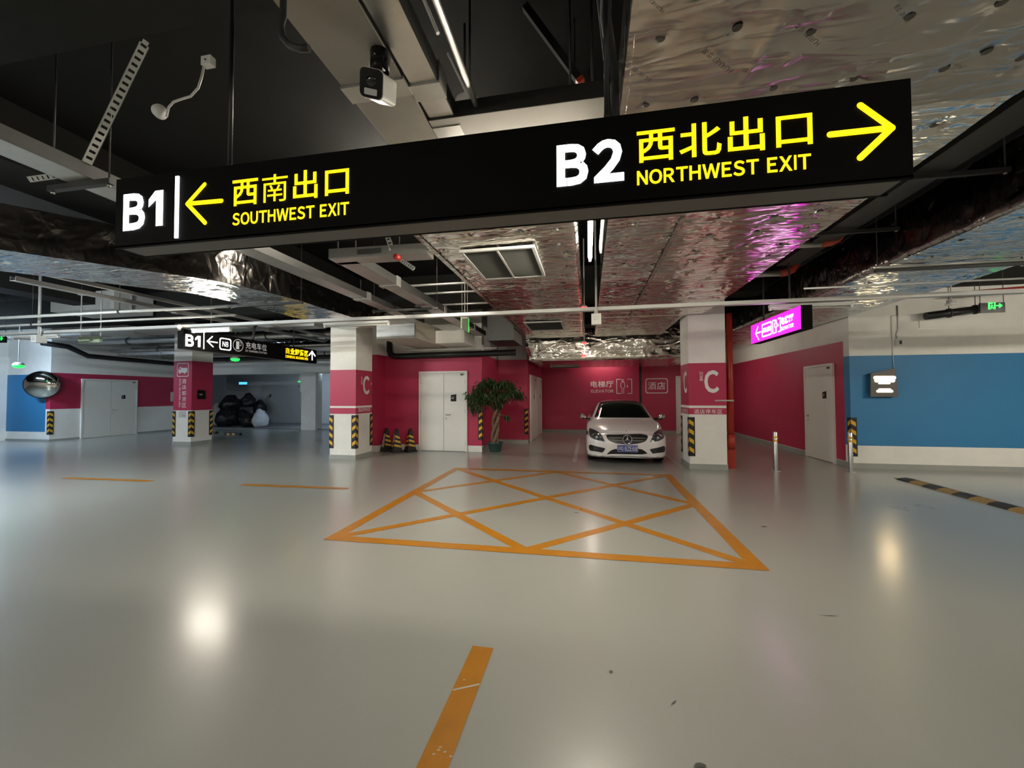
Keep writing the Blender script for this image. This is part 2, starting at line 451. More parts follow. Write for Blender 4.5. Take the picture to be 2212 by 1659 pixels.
def prewarm(items):
    """make every glyph once, in one go, while the scene is still empty"""
    obs = []
    for s, bold in items:
        c = bpy.data.curves.new('lettering', 'FONT'); c.body = s; c.resolution_u = 3; c.offset = bold
        o = bpy.data.objects.new('lettering_tmp', c); COL.objects.link(o); obs.append((s, bold, o, c))
    dg = bpy.context.evaluated_depsgraph_get(); dg.update()
    for s, bold, o, c in obs:
        me = bpy.data.meshes.new_from_object(o.evaluated_get(dg))
        _GC[(s, bold)] = (np.array([p.co[:2] for p in me.vertices]).reshape(-1, 2), [list(p.vertices) for p in me.polygons])
        bpy.data.meshes.remove(me)
    for s, bold, o, c in obs: bpy.data.objects.remove(o); bpy.data.curves.remove(c)
_F = lambda t: [chr(ord(ch)+0xFEE0) if ch.isascii() and ch.isalnum() else ch for ch in t if ch != ' ']
prewarm(sorted({(g, b) for t, bs in (('C', (0.03,)), ('ZONE', (0.01,)), ('酒店停车区卸货南商', (0.0, 0.004)), ('HOTEL UNLOADING AREA', (0.015,)), ('HUAMEI 华美', (0.0,)),
    ('B12', (0.042, 0.045)), ('西南出口北', (0.014,)), ('SOUTHWEST EXIT NORTHWEST', (0.026,)), ('N8', (0.012,)), ('充电车位', (0.01,)), ('EV CHARGING STATION', (0.01,)),
    ('商业卸货区', (0.03,)), ('COMMERCIAL UNLOADING AREA', (0.03,)), ('酒店', (0.03, 0.012)), ('电梯厅', (0.025, 0.01)), ('ELEVATOR', (0.02, 0.005)), ('川Q', (0.01,)), ('8ZE68', (0.005,))) for g in _F(t) for b in bs}))

# ================================================================ THE SETTING
CEIL = 4.5
struct(MB().box(-26, 13, -9, 24, -0.12, 0).build('floor', 'floor'))
struct(MB().box(-26, 13, -9, 24, CEIL, CEIL+0.15).build('ceiling', 'ceiling_black'))
# downstand beams of the slab
for i, (x0, x1, y0, y1, z0) in enumerate([(-26, 13, 0.6, 2.1, 3.95), (-26, 13, 9.25, 9.85, 3.75), (-6.3, -5.6, -9, 9.2, 3.9),
                                           (2.1, 2.85, 2.2, 17, 3.95), (-13.2, -12.5, 2.2, 16.6, 3.95), (-26, 13, -5.5, -4.7, 3.8)]):
    struct(MB().box(x0, x1, y0, y1, z0, CEIL).build('trim_%d' % (i+1), 'beam_black'))

def wall_y(name, y, x0, x1, bands, t=0.2):      # faces -Y
    mb = MB(); ms = []
    for z0, z1, m in bands:
        if m not in ms: ms.append(m)
        mb.box(x0, x1, y, y+t, z0, z1, ms.index(m))
    return struct(mb.build(name, ms))
def wall_x(name, x, y0, y1, bands, face, t=0.2):   # face +1: looks to +X, -1: to -X
    mb = MB(); ms = []
    for z0, z1, m in bands:
        if m not in ms: ms.append(m)
        mb.box(x, x-face*t, y0, y1, z0, z1, ms.index(m))
    return struct(mb.build(name, ms))
XQ = -20.6
W3 = lambda a, b, m: [(0, a, 'wall_white'), (a, b, m), (b, CEIL, 'wall_white')]
YB = 9.76; XR = 5.47; YC = 10.85; YN = 12.95; XA = -1.93; YE = 17.0; XL = -18.6; YL = 10.95; YK = 16.6
z_b0, z_b1 = AY(2000, 965, YB)[2], AY(2000, 766, YB)[2]
wall_y('wall_right', YB, XR, 13, W3(z_b0, z_b1, 'blue'))
wall_x('wall_right_corridor', XR, YB+0.2, 17.2, [(0, 0.12, 'wall_white'), (0.12, 2.72, 'magenta'), (2.72, CEIL, 'wall_white')], -1)
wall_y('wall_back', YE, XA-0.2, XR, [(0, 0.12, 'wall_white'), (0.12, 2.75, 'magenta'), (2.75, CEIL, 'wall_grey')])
wall_y('wall_center', YC, -5.80, -2.9, [(0, 0.17, 'wall_white'), (0.17, 2.72, 'magenta'), (2.72, CEIL, 'wall_white')])
wall_y('wall_center_pilaster', 10.42, -6.5, -5.80, [(0, 0.17, 'wall_white'), (0.17, 2.72, 'magenta'), (2.72, CEIL, 'wall_white')], t=0.9)
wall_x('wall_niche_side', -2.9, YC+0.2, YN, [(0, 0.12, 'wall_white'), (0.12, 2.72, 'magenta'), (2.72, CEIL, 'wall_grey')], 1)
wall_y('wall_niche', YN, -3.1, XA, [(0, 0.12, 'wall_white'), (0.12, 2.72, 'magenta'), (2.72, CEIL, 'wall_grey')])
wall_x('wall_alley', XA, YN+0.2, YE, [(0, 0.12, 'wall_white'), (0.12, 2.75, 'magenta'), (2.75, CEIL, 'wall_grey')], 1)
wall_x('wall_left', XL, YL, YK, W3(1.13, 2.42, 'magenta'), 1)
XP = float(AY(15, 850, YL)[0])
wall_y('wall_left_blue', YL, XP, XL-0.2, W3(0.33, 2.36, 'blue'))
wall_y('wall_left_pier', YL-0.25, -26, XP, [(0, CEIL, 'wall_white')], t=0.6)
wall_y('wall_back_lintel', YK, XQ, -6.7, [(2.60, CEIL, 'wall_white')])
wall_x('wall_center_side', -6.7, 11.2, 20.2, [(0, CEIL, 'wall_white')], -1)
# loading recess behind the opening
wall_y('wall_recess_back', 19.9, XQ, -6.7, [(0, 2.9, 'wall_grey')])
wall_x('wall_recess_left', XQ, YK+0.2, 19.9, [(0, 2.9, 'wall_grey')], 1)
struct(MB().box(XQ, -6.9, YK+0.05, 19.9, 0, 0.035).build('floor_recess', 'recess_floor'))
struct(MB().box(XQ, -6.9, YK+0.2, 19.9, 2.9, 3.0).build('ceiling_recess', 'wall_grey'))
struct(MB().box(-11.1, -9.0, 18.2, 19.9, 0.035, 2.9).build('wall_recess_block', 'wall_grey'))
# the rest of the hall, behind and beside the photographer
struct(MB().box(-26, 13, -9.2, -9, 0, CEIL).build('wall_front', 'wall_white'))
struct(MB().box(-26.2, -26, -9, 12, 0, CEIL).build('wall_left_end', 'wall_white'))
struct(MB().box(13, 13.2, -9, 10, 0, CEIL).build('wall_right_end', 'wall_white'))

def skirt(name, mb): return struct(mb.build(name, 'skirting'))
skirt('baseboard_right', MB().box(XR-0.012, 13, YB-0.015, YB, 0, 0.11))
skirt('baseboard_right_corridor', MB().box(XR-0.013, XR, YB+0.02, 10.28, 0, 0.11).box(XR-0.013, XR, 11.55, YE, 0, 0.11))
skirt('baseboard_back', MB().box(XA, XR-0.02, YE-0.014, YE, 0, 0.12))
skirt('baseboard_niche', MB().box(-2.9, XA+0.012, YN-0.013, YN, 0, 0.12).box(XA, XA+0.013, YN, 13.4, 0, 0.12).box(XA, XA+0.013, 14.9, 15.2, 0, 0.12))
skirt('baseboard_niche_side', MB().box(-2.9, -2.888, YC+0.01, YN-0.02, 0, 0.12))
skirt('baseboard_left', MB().box(XL, XL+0.012, YL, 11.80, 0, 0.07).box(XL, XL+0.012, 13.78, YK, 0, 0.07))
skirt('baseboard_left_blue', MB().box(XP, XL, YL-0.012, YL, 0, 0.07))
# dark joint line in the elevator wall
p = AY(1383, 800, YE)
struct(MB().box(p[0]-0.05, p[0]+0.05, YE-0.006, YE+0.02, 1.05, 2.72).build('trim_9', 'pipe_black'))

# ---------------------------------------------------------------- doors
def door(n, O, U, V, w, h, leaves, frame_mat, leaf_mat, handle_side, plate=None, gap=0.006, fw=0.05):
    O, U, V = [np.array(a, float) for a in (O, U, V)]; N = np.cross(U, V)
    root = bpy.data.objects.new('door_%d' % n, None); COL.objects.link(root)
    root.empty_display_size = 0.1; root.location = tuple(O); struct(root)
    WM[root.name] = Matrix.Translation(Vector(tuple(O)))
    def bx(mb, x0, x1, y0, y1, d0, d1):
        return mb.obox(O+U*(x0+x1)/2+V*(y0+y1)/2+N*(d0+d1)/2, U, V, N, (x1-x0)/2, (y1-y0)/2, (d1-d0)/2)
    bx(MB(), 0, fw, 0, h, 0, 0.05).build('frame_jamb', frame_mat, root)
    bx(MB(), w-fw, w, 0, h, 0, 0.05).build('frame_jamb', frame_mat, root)
    bx(MB(), fw, w-fw, h-fw, h, 0, 0.05).build('frame_head', frame_mat, root)
    iw = (w-2*fw)
    cuts = [fw+iw*c for c in ([0, 1] if leaves == 1 else [0, leaves, 1] if leaves < 1 else [0, 0.5, 1])]
    for i in range(len(cuts)-1):
        a, b = cuts[i]+gap, cuts[i+1]-gap
        lf = bx(MB(), a, b, 0.012, h-fw-gap, 0.0, 0.036).build('door_leaf', leaf_mat, root)
        hinge_x = a if i == 0 else b
        if not (leaves == 1 and handle_side < 0) or True:
            hx = (a if handle_side > 0 else b) if len(cuts) == 2 else hinge_x
            for hz in (0.25, h*0.5, h-0.3):
                q = O+U*hx+V*hz+N*0.04
                MB().tube([q-V*0.05, q+V*0.05], 0.010, 8).build('hinge', 'steel', lf)
        if len(cuts) == 2 or i == len(cuts)-2:
            if len(cuts) == 2: hx = b-0.09 if handle_side > 0 else a+0.09; dr = -1 if handle_side > 0 else 1
            else: hx = a+0.07; dr = 1
            q = O+U*hx+V*1.03+N*0.036
            hd = MB().obox(q+N*0.004, U, V, N, 0.022, 0.03, 0.004).tube([q, q+N*0.05, q+N*0.055+U*dr*0.03, q+N*0.055+U*dr*0.14], 0.010, 8).build('door_handle', 'steel', lf)
            MB().lathe([(0.0, 0.012), (0.018, 0.012), (0.02, 0.0)], q-V*0.11, N, 12).build('lock_cylinder', 'steel', lf)
    if plate:
        px, pz, pw, ph = plate
        poly = [(px-pw/2, pz-ph/2), (px+pw/2, pz-ph/2), (px+pw/2, pz+ph/2), (px-pw/2, pz+ph/2-0.025)]
        pl = MB().prism(poly, O+N*0.036, U, V, 0.006).build('door_plate', 'plastic_black', root)
        mb = MB()
        for k in range(3):
            mb.obox(O+U*(px-0.02)+V*(pz+0.02-k*0.025)+N*0.0435, U, V, N, pw*0.22, 0.004, 0.0006)
        mb.build('plate_print', 'paint_white', pl)
    bx(MB(), w*0.5+iw*0.5-0.14, w*0.5+iw*0.5-0.06, h-fw-0.07, h-fw-0.03, 0.036, 0.06).build('door_closer', 'galv_dark', root)
    return root
X1 = np.array([1.0,0,0]); Y1 = np.array([0,1.0,0]); Z1 = np.array([0,0,1.0])
# double door in the far left wall (looks to +X: U runs along +Y)
door(1, (XL, 11.82, 0), Y1, Z1, 1.90, 2.24, 0.5, 'door_white', 'door_white', 1, plate=(1.38, 1.55, 0.13, 0.16))
# white door in the centre wall
pa, pb = AY(906, 972, YC), AY(1010, 973, YC)
door(2, (pa[0], YC, 0), X1, Z1, pb[0]-pa[0], AY(907, 803, YC)[2], 0.52, 'door_white', 'door_white', 1, plate=(1.03, 1.50, 0.16, 0.20))
# door in the magenta corridor wall on the right (looks to -X: U runs along -Y)
door(3, (XR, 11.52, 0), -Y1, Z1, 1.22, 2.27, 1, 'door_white', 'door_white', -1, plate=(0.88, 1.55, 0.15, 0.17))
# two doors of the alley seen edge on, and one by the lift
door(4, (XA, 13.45, 0), Y1, Z1, 1.4, 2.25, 1, 'door_white', 'door_white', 1, plate=(0.9, 1.5, 0.13, 0.16), fw=0.09)
door(5, (XA, 15.25, 0), Y1, Z1, 1.4, 2.25, 1, 'door_white', 'door_white', 1, plate=(0.9, 1.5, 0.13, 0.16), fw=0.09)
pa = AY(1461, 930, YE)
door(6, (pa[0], YE, 0), X1, Z1, 1.1, 2.3, 1, 'door_white', 'door_white', 1, plate=(0.5, 1.6, 0.13, 0.16))
# grey door inside the loading recess
pa, pb = AY(564, 912, 19.85), AY(650, 912, 19.85)
door(7, (pa[0], 19.9, 0.035), X1, Z1, pb[0]-pa[0], 2.15, 1, 'door_grey', 'door_grey', -1, plate=(0.55, 1.55, 0.13, 0.16))

# ---------------------------------------------------------------- corner guards
def make_guard():
    t = thing('corner_guard', 'x', 'corner guard')
    H, L_, th = 0.82, 0.105, 0.014
    mb = MB().prism([(-th, -th+0.006), (-th+0.006, -th), (L_, -th), (L_, 0), (0, 0), (0, L_), (-th, L_)], (0,0,0), (1,0,0), (0,1,0), H)
    mb.build('guard_body', 'rubber_black', t)
    for k in range(4):
        z = 0.06+k*0.19; e = 0.0012; s = 0.062
        st = MB()
        st.prism([(0.004, z+s), (L_-0.012, z), (L_-0.012, z+0.085), (0.004, z+s+0.085)], (-th+0.004, -th, 0), (1,0,0), (0,0,1), e)
        st.prism([(0.004, z+s), (0.004, z+s+0.085), (L_-0.012, z+0.085), (L_-0.012, z)][::-1], (-th, -th+0.004, 0), (0,1,0), (0,0,1), -e)
        st.build('stripe', 'yellow_stripe', t)
    return t
GUARD = make_guard(); _used = [False]
def guard(x, y, q, label, z=0.27):
    """q quarter turns: 0 = corner whose faces look to -Y and -X, 1 = -Y and +X, 3 = +Y and -X, 2 = +Y and +X"""
    if not _used[0]:
        _used[0] = True; o = moved(GUARD, (x, y, z), q*PI/2); o['label'] = label
    else: o = copy_tree(GUARD, (x, y, z), q*PI/2, label)
    o['group'] = 'black and yellow corner guards'
    return o

# ---------------------------------------------------------------- columns
def column(label, x0, x1, y0, y1, bands, extra=None):
    t = thing('column', label, 'column', ((x0+x1)/2, (y0+y1)/2, 0))
    MB().box(x0, x1, y0, y1, 0, CEIL).build('shaft', 'wall_white', t)
    e = 0.012
    MB().box(x0-e, x1+e, y0-e, y1+e, 0, 0.11).build('base', 'skirting', t)
    for z0, z1 in bands:
        MB().box(x0-0.003, x1+0.003, y0-0.003, y1+0.003, z0, z1).build('painted_band', 'magenta', t)
    return t
cM = (-6.32, -5.62, 9.05, 9.81); cR = (2.10, 2.83, 9.11, 9.85); cL = (-13.2, -12.5, 10.82, 11.55)
zs = [AY(740, v, cM[2])[2] for v in (894, 880, 877, 799)]
colM = column('white and pink column marked C nearest the three traffic cones', *cM, [(zs[0], zs[1]-0.015), (zs[2]+0.0, zs[3])])
def column_text(t, c, sides):
    for s in sides:
        mb = MB()
        if s == 'x': O = np.array([c[1]+0.003, c[2], 0]); U = Y1; W_ = c[3]-c[2]
        elif s == 'y': O = np.array([c[0], c[2]-0.003, 0]); U = X1; W_ = c[1]-c[0]
        else: O = np.array([c[0]-0.003, c[3], 0]); U = -Y1; W_ = c[3]-c[2]
        text(mb, 'C', O+U*W_*0.42+Z1*1.60, U, Z1, W_*0.40, 0.48, 0.03, 0.002)
        text(mb, 'ZONE', O+U*W_*0.30+Z1*2.05, -Z1, U, 0.20, W_*0.085, 0.01, 0.002)
        text(mb, '酒店停车区', O+U*W_*0.13+Z1*1.165, U, Z1, W_*0.76, 0.095, 0.004, 0.002)
        mb.build('lettering', 'paint_white', t)
column_text(colM, cM, 'x')
zs = [AY(1530, v, cR[2])[2] for v in (895, 880.5, 876, 784)]
colR = column('white and magenta column marked C to the right of the white car', *cR, [(zs[0], zs[1]-0.01), (zs[2], zs[3])])
column_text(colR, cR, ['y', '-x'])
zs = [AY(390, v, cL[2])[2] for v in (886.5, 780)]
colL = column('magenta column marked with a delivery truck near the far left door', *cL, [(zs[0], zs[1])])
def sign_axes_y(y): return np.array([0, y, 0]), X1, Z1
mb = MB(); yy = cL[2]-0.003; O = np.array([0, yy-0.002, 0])
q = lambda u, v: AY(u, v, cL[2])
a, b = q(382.5, 814), q(408, 784)
ring_frame(mb, (a[0], yy, a[2]), X1, Z1, b[0]-a[0], b[2]-a[2], 0.05, 0.022, 0.002)
w = b[0]-a[0]; h = b[2]-a[2]
tr = [(0.12, 0.30), (0.12, 0.50), (0.22, 0.70), (0.36, 0.70), (0.40, 0.64), (0.40, 0.64), (0.88, 0.64), (0.88, 0.34), (0.75, 0.30)]
mb.prism([(p_[0]*w, p_[1]*h) for p_ in tr], (a[0], yy-0.001, a[2]), X1, Z1, 0.001)
for cx_ in (0.25, 0.66):
    mb.prism([((cx_+0.075*math.cos(k*PI/6))*w, 0.29*h+0.075*w*math.sin(k*PI/6)) for k in range(12)], (a[0], yy-0.002, a[2]), X1, Z1, 0.001)
mb.prism([((cx_), cz_) for cx_, cz_ in [(0.17*w, 0.52*h), (0.33*w, 0.52*h), (0.33*w, 0.63*h), (0.24*w, 0.63*h)]], (a[0], yy-0.0032, a[2]), X1, Z1, 0.0006, mi=1)
for k, ch in enumerate('酒店卸货区'):
    a, b = q(393.3, 828.5+k*12.9), q(402.5, 818.5+k*12.9)
    text(mb, ch, (a[0], yy, a[2]), X1, Z1, b[0]-a[0], b[2]-a[2], 0.004, 0.002)
a, b = q(386.5, 880), q(391.0, 818)
text(mb, 'HOTEL UNLOADING AREA', (a[0], yy, b[2]), -Z1, X1, b[2]-a[2], b[0]-a[0], 0.015, 0.002)
mb.build('lettering', ['paint_white', 'magenta'], colL)
# sloping black plate and a small pasted notice on that column
a = AX(434, 852, cL[1])
n = tag(MB().prism([(-0.13, -0.15), (0.14, -0.15), (0.14, 0.13), (-0.10, 0.15), (-0.13, 0.11)], (cL[1]+0.003, a[1], a[2]), Y1, Z1, 0.02).build('wall_plate', 'plastic_black'),
    'black plate on the side of the delivery truck column', 'plate')
mb = MB()
for k in range(2): mb.obox((cL[1]+0.0245, a[1]-0.02, a[2]+0.01-0.03*k), Y1, Z1, X1, 0.06-0.01*k, 0.006, 0.0006)
mb.build('plate_print', 'paint_white', n)
a, b = AY(386, 902, cL[2]), AY(402, 888, cL[2])
n = tag(MB().box(a[0], b[0], cL[2]-0.003, cL[2], a[2], b[2]).build('notice', 'sticker'), 'small pale notice pasted under the truck sign on the column', 'notice')
mb = MB(); text(mb, '卸货', ((a[0]+b[0])/2, cL[2]-0.003, a[2]+0.04), X1, Z1, 0.12, 0.05, 0.004, 0.001); mb.build('notice_print', 'magenta', n)
# white column in the opening of the recess, and the pier beside it
p = AY(650, 926, YK-0.1)[0]; p2 = AY(681, 926, YK-0.1)[0]
t = thing('column', 'plain white column at the front edge of the grey recess', 'column', ((p+p2)/2, YK, 0))
MB().box(p, p2, YK-0.1, YK+0.35, 0, 2.62).build('shaft', 'wall_white', t)
MB().box(p-0.04, p2+0.02, YK-0.12, YK+0.1, 1.75, 2.61).build('shaft_collar', 'wall_white', t)
# guards
for c, nm in ((cM, 'column C by the cones'), (cR, 'column C by the car'), (cL, 'truck column')):
    guard(c[0], c[2], 0, 'striped guard on the front left corner of the %s' % nm)
    if c is not cR: guard(c[1], c[2], 1, 'striped guard on the front right corner of the %s' % nm)
    if c is cR: guard(c[0], c[3], 3, 'striped guard on the rear left corner of the %s' % nm)
    else: guard(c[1], c[3], 2, 'striped guard on the rear right corner of the %s' % nm)
guard(-2.9, YC, 1, 'striped guard on the magenta wall corner behind the potted tree', 0.33)
guard(XA, YN, 1, 'striped guard on the wall corner at the alley right of the tree', 0.30)
guard(XL, YL, 1, 'striped guard on the blue and magenta wall corner below the round mirror', 0.24)
guard(XR, YB, 0, 'striped guard on the blue wall corner behind the right bollard', 0.25)

# ---------------------------------------------------------------- floor markings
def line_quad(mb, p, q, w, z):
    p = np.array([*p[:2], 0.0]); q = np.array([*q[:2], 0.0]); d = q-p; d /= np.linalg.norm(d); n = np.array([-d[1], d[0], 0])
    vs = [p-n*w/2, q-n*w/2, q+n*w/2, p+n*w/2]
    mb.add([(v[0], v[1], z) for v in vs], [(0,1,2,3)])
x0, x1, y0, y1 = -2.865, 1.58, 4.0, 8.41; lw = 0.145; hw = lw/2
mb = MB()
for (p, q) in (((x0, y0+hw), (x1, y0+hw)), ((x0, y1-hw), (x1, y1-hw))): line_quad(mb, p, q, lw, 0.0030)
for (p, q) in (((x0+hw, y0+lw), (x0+hw, y1-lw)), ((x1-hw, y0+lw), (x1-hw, y1-lw))): line_quad(mb, p, q, lw, 0.0030)
xm, ym = (x0+x1)/2, (y0+y1)/2; dw = 0.125; i = lw*0.6
line_quad(mb, (x0+i, y0+i), (x1-i, y1-i), dw, 0.0024); line_quad(mb, (x0+i, y1-i), (x1-i, y0+i), dw, 0.0020)
line_quad(mb, (x0+i, ym), (xm, y0+i), dw, 0.0016); line_quad(mb, (xm, y0+i), (x1-i, ym), dw, 0.0013)
line_quad(mb, (x1-i, ym), (xm, y1-i), dw, 0.0016); line_quad(mb, (xm, y1-i), (x0+i, ym), dw, 0.0013)
tag(mb.build('floor_marking', 'line_orange'), 'orange square with crossed diagonals painted on the floor before the car', 'floor marking')
def dash(p, q, w, label):
    mb = MB(); line_quad(mb, p, q, w, 0.003)
    return tag(mb.build('lane_line', 'line_orange'), label, 'lane line')
a, b, c_, d_ = [AZ(*p) for p in ((1019, 1397.5), (1067, 1402), (902, 1659), (971, 1659))]
dl = dash(((a[0]+b[0])/2, 2.49), ((a[0]+b[0])/2-0.005, 0.49), 0.135, 'orange lane dash in the near foreground, scuffed across the middle')
mb = MB(); s0, s1 = AZ(978, 1492), AZ(1036, 1479)
line_quad(mb, s0, s1, 0.012, 0.0036); mb.build('scrape', 'line_white', dl)
for u, v in ((948, 1616), (944, 1622), (934, 1631), (958, 1626), (971, 1636), (1000, 1470)):
    p = AZ(u, v); mb = MB(); line_quad(mb, p, p+np.array([0.012, 0.004, 0]), 0.008, 0.0036); mb.build('scrape', 'line_white', dl)
dash((-9.98, 6.12), (-8.00, 6.17), 0.13, 'orange lane dash farthest to the left')
dash((-6.05, 6.20), (-4.02, 6.24), 0.13, 'orange lane dash in front of the column by the cones')
a, b = AZ(0, 987), AZ(15, 988)
dash((-14.0, 6.1), (-12.02, 6.14), 0.13, 'orange lane dash cut by the left edge of the picture')
def bay(p, q, label):
    mb = MB(); line_quad(mb, p, q, 0.10, 0.002)
    tag(mb.build('bay_line', 'line_white'), label, 'bay line')
bay((-0.33, 9.6), (-0.33, 14.6), 'faded white bay line left of the parked car')
bay((1.98, 9.2), (1.98, 14.6), 'faded white bay line between the car and the column')
# dark blots and scratches on the epoxy
for k, (u, v, l, w, a_) in enumerate([(1320, 1452, 0.025, 0.02, 0.3), (1455, 1519, 0.05, 0.006, 0.9), (1791, 1331, 0.14, 0.008, 0.1), (1245, 1108, 0.07, 0.03, 0.0),
                                  (1650, 1138, 0.07, 0.03, 0.1), (1512, 1655, 0.05, 0.02, 0.2), (1256, 1101, 0.04, 0.03, 0.4)]):
    p = AZ(u, v); mb = MB(); pts = []
    for j in range(9):
        t_ = 2*PI*j/9; r_ = 1+0.35*random.uniform(-1, 1)
        x_, y_ = math.cos(t_)*l/2*r_, math.sin(t_)*w/2*r_
        pts.append((p[0]+x_*math.cos(a_)-y_*math.sin(a_), p[1]+x_*math.sin(a_)+y_*math.cos(a_), 0.0042))
    mb.add(pts, [tuple(range(9))])
    tag(mb.build('floor_stain', 'scuff'), ['round dark spot on the floor right of the near lane dash', 'short dark streak on the floor right of the near lane dash', 'thin dark streak on the open floor at the right',
        'grey smudge beside the crossing lines in the orange square', 'faint smudge on the floor right of the orange square', 'dark spot at the bottom edge of the picture',
        'dark spot on an orange diagonal in front of the car'][k], 'stain')

# ================================================================ FOIL DUCTS
def vnoise(x, y, seed):
    r = np.random.default_rng(seed).random((257, 257))
    xi = np.floor(x).astype(int); yi = np.floor(y).astype(int); fx = x-xi; fy = y-yi
    fx = fx*fx*(3-2*fx); fy = fy*fy*(3-2*fy)
    g = lambda a, b: r[a % 257, b % 257]
    return (g(xi, yi)*(1-fx)*(1-fy)+g(xi+1, yi)*fx*(1-fy)+g(xi, yi+1)*(1-fx)*fy+g(xi+1, yi+1)*fx*fy)*2-1
def pin_grid(u0, u1, v0, v1, su, sv, seed, jit=0.06):
    r = np.random.default_rng(seed); out = []
    nu = max(1, int(round((u1-u0)/su))); nv = max(1, int(round((v1-v0)/sv)))
    for j in range(nv):
        for i in range(nu):
            out.append((u0+(i+0.5)*(u1-u0)/nu+r.uniform(-jit, jit), v0+(j+0.5)*(v1-v0)/nv+r.uniform(-jit, jit)))
    return out
def foil_height(U, V, pins, seed, amp=1.0, ripple=0.16, creases=()):
    """outward height of the loose foil: sags between the pins, star-shaped folds round each pin, cross ripples, creases"""
    h = 0.006*vnoise(U*1.7, V*1.7, seed)+0.0040*vnoise(U*6.0, V*3.0, seed+1)
    ph = vnoise(U*1.2, V*1.6, seed+2)*5.0
    m = np.clip(vnoise(U*1.1, V*1.1, seed+3)+0.45, 0, 1)
    h = h+0.0032*m*(1-np.abs(np.sin(PI*U/ripple+ph))**0.7)
    h = h+0.0016*vnoise(U*22, V*7, seed+4)
    r_ = np.random.default_rng(seed+5)
    for pu, pv in pins:
        du = U-pu; dv = V-pv; d = np.sqrt(du*du+dv*dv)+1e-6
        sel = d < 0.45
        if not sel.any(): continue
        th = np.arctan2(dv[sel], du[sel]); dd = d[sel]
        k = r_.integers(5, 9); k2 = r_.integers(9, 14)
        st = (1-np.abs(np.sin(th*k/2+r_.uniform(0, 6)+0.6*np.sin(th+r_.uniform(0, 6)))))**2*0.75+0.4*(1-np.abs(np.sin(th*k2/2+r_.uniform(0, 6))))**2
        h[sel] += -0.026*np.exp(-(dd/0.06)**1.1)+(st-0.25)*0.022*np.exp(-dd/0.11)*np.clip(dd/0.03, 0, 1)
    for (a0, b0, a1, b1, hh, ww) in creases:
        d = np.array([a1-a0, b1-b0]); L_ = np.linalg.norm(d); d /= L_
        s = (U-a0)*d[0]+(V-b0)*d[1]; t = -(U-a0)*d[1]+(V-b0)*d[0]+0.02*vnoise(s*3, s*0+1.5, seed+9)
        h += hh*np.exp(-np.abs(t)/ww)*np.clip(s/0.1, 0, 1)*np.clip((L_-s)/0.1, 0, 1)
    return h*amp
def foil_sheet(O, U, V, lu, lv, res, pins, seed, amp=1.0, ripple=0.16, creases=(), edge=0.0):
    """grid sheet on O + U*u + V*v, pushed along U x V"""
    O, U, V = [np.array(a, float) for a in (O, U, V)]; N = np.cross(U, V)
    nu = max(2, int(lu/res)); nv = max(2, int(lv/res))
    u = np.linspace(0, lu, nu+1); v = np.linspace(0, lv, nv+1)
    uu, vv = np.meshgrid(u, v, indexing='ij')
    h = foil_height(uu.ravel(), vv.ravel(), pins, seed, amp, ripple, creases)
    b = np.minimum(np.minimum(uu, lu-uu), np.minimum(vv, lv-vv)).ravel()
    h = h-0.03*np.exp(-b/0.02)*(edge > 0)      # rolled edge
    P = O[None]+uu.ravel()[:, None]*U+vv.ravel()[:, None]*V+h[:, None]*N
    idx = np.arange((nu+1)*(nv+1)).reshape(nu+1, nv+1)
    f = np.stack([idx[:-1, :-1], idx[1:, :-1], idx[1:, 1:], idx[:-1, 1:]], -1).reshape(-1, 4)
    return P, f
def sheet_obj(name, m, parent, *a, **k):
    P, f = foil_sheet(*a, **k)
    mb = MB(); mb.add(P, f.tolist(), 0, True)
    return mb.build(name, m, parent)
_pin = [None]
def pins_on(parent, O, U, V, pins, r=0.024, limit=None):
    O, U, V = [np.array(a, float) for a in (O, U, V)]; N = np.cross(U, V)
    if _pin[0] is None:
        mb = MB().lathe([(0.0, 0.004), (0.6, 0.004), (1.0, 0.0)], (0,0,0), (0,0,-1), 10)
        me = bpy.data.meshes.new('insulation_pin'); me.from_pydata(mb.v, [], mb.f); me.materials.append(MATS['pin']); _pin[0] = me
    for pu, pv in pins:
        p = O+U*pu+V*pv+N*(-0.013)
        if limit and not limit(p): continue
        o = place('insulation_pin', _pin[0], parent, tuple(p)); o.scale = (r, r, 1.0)
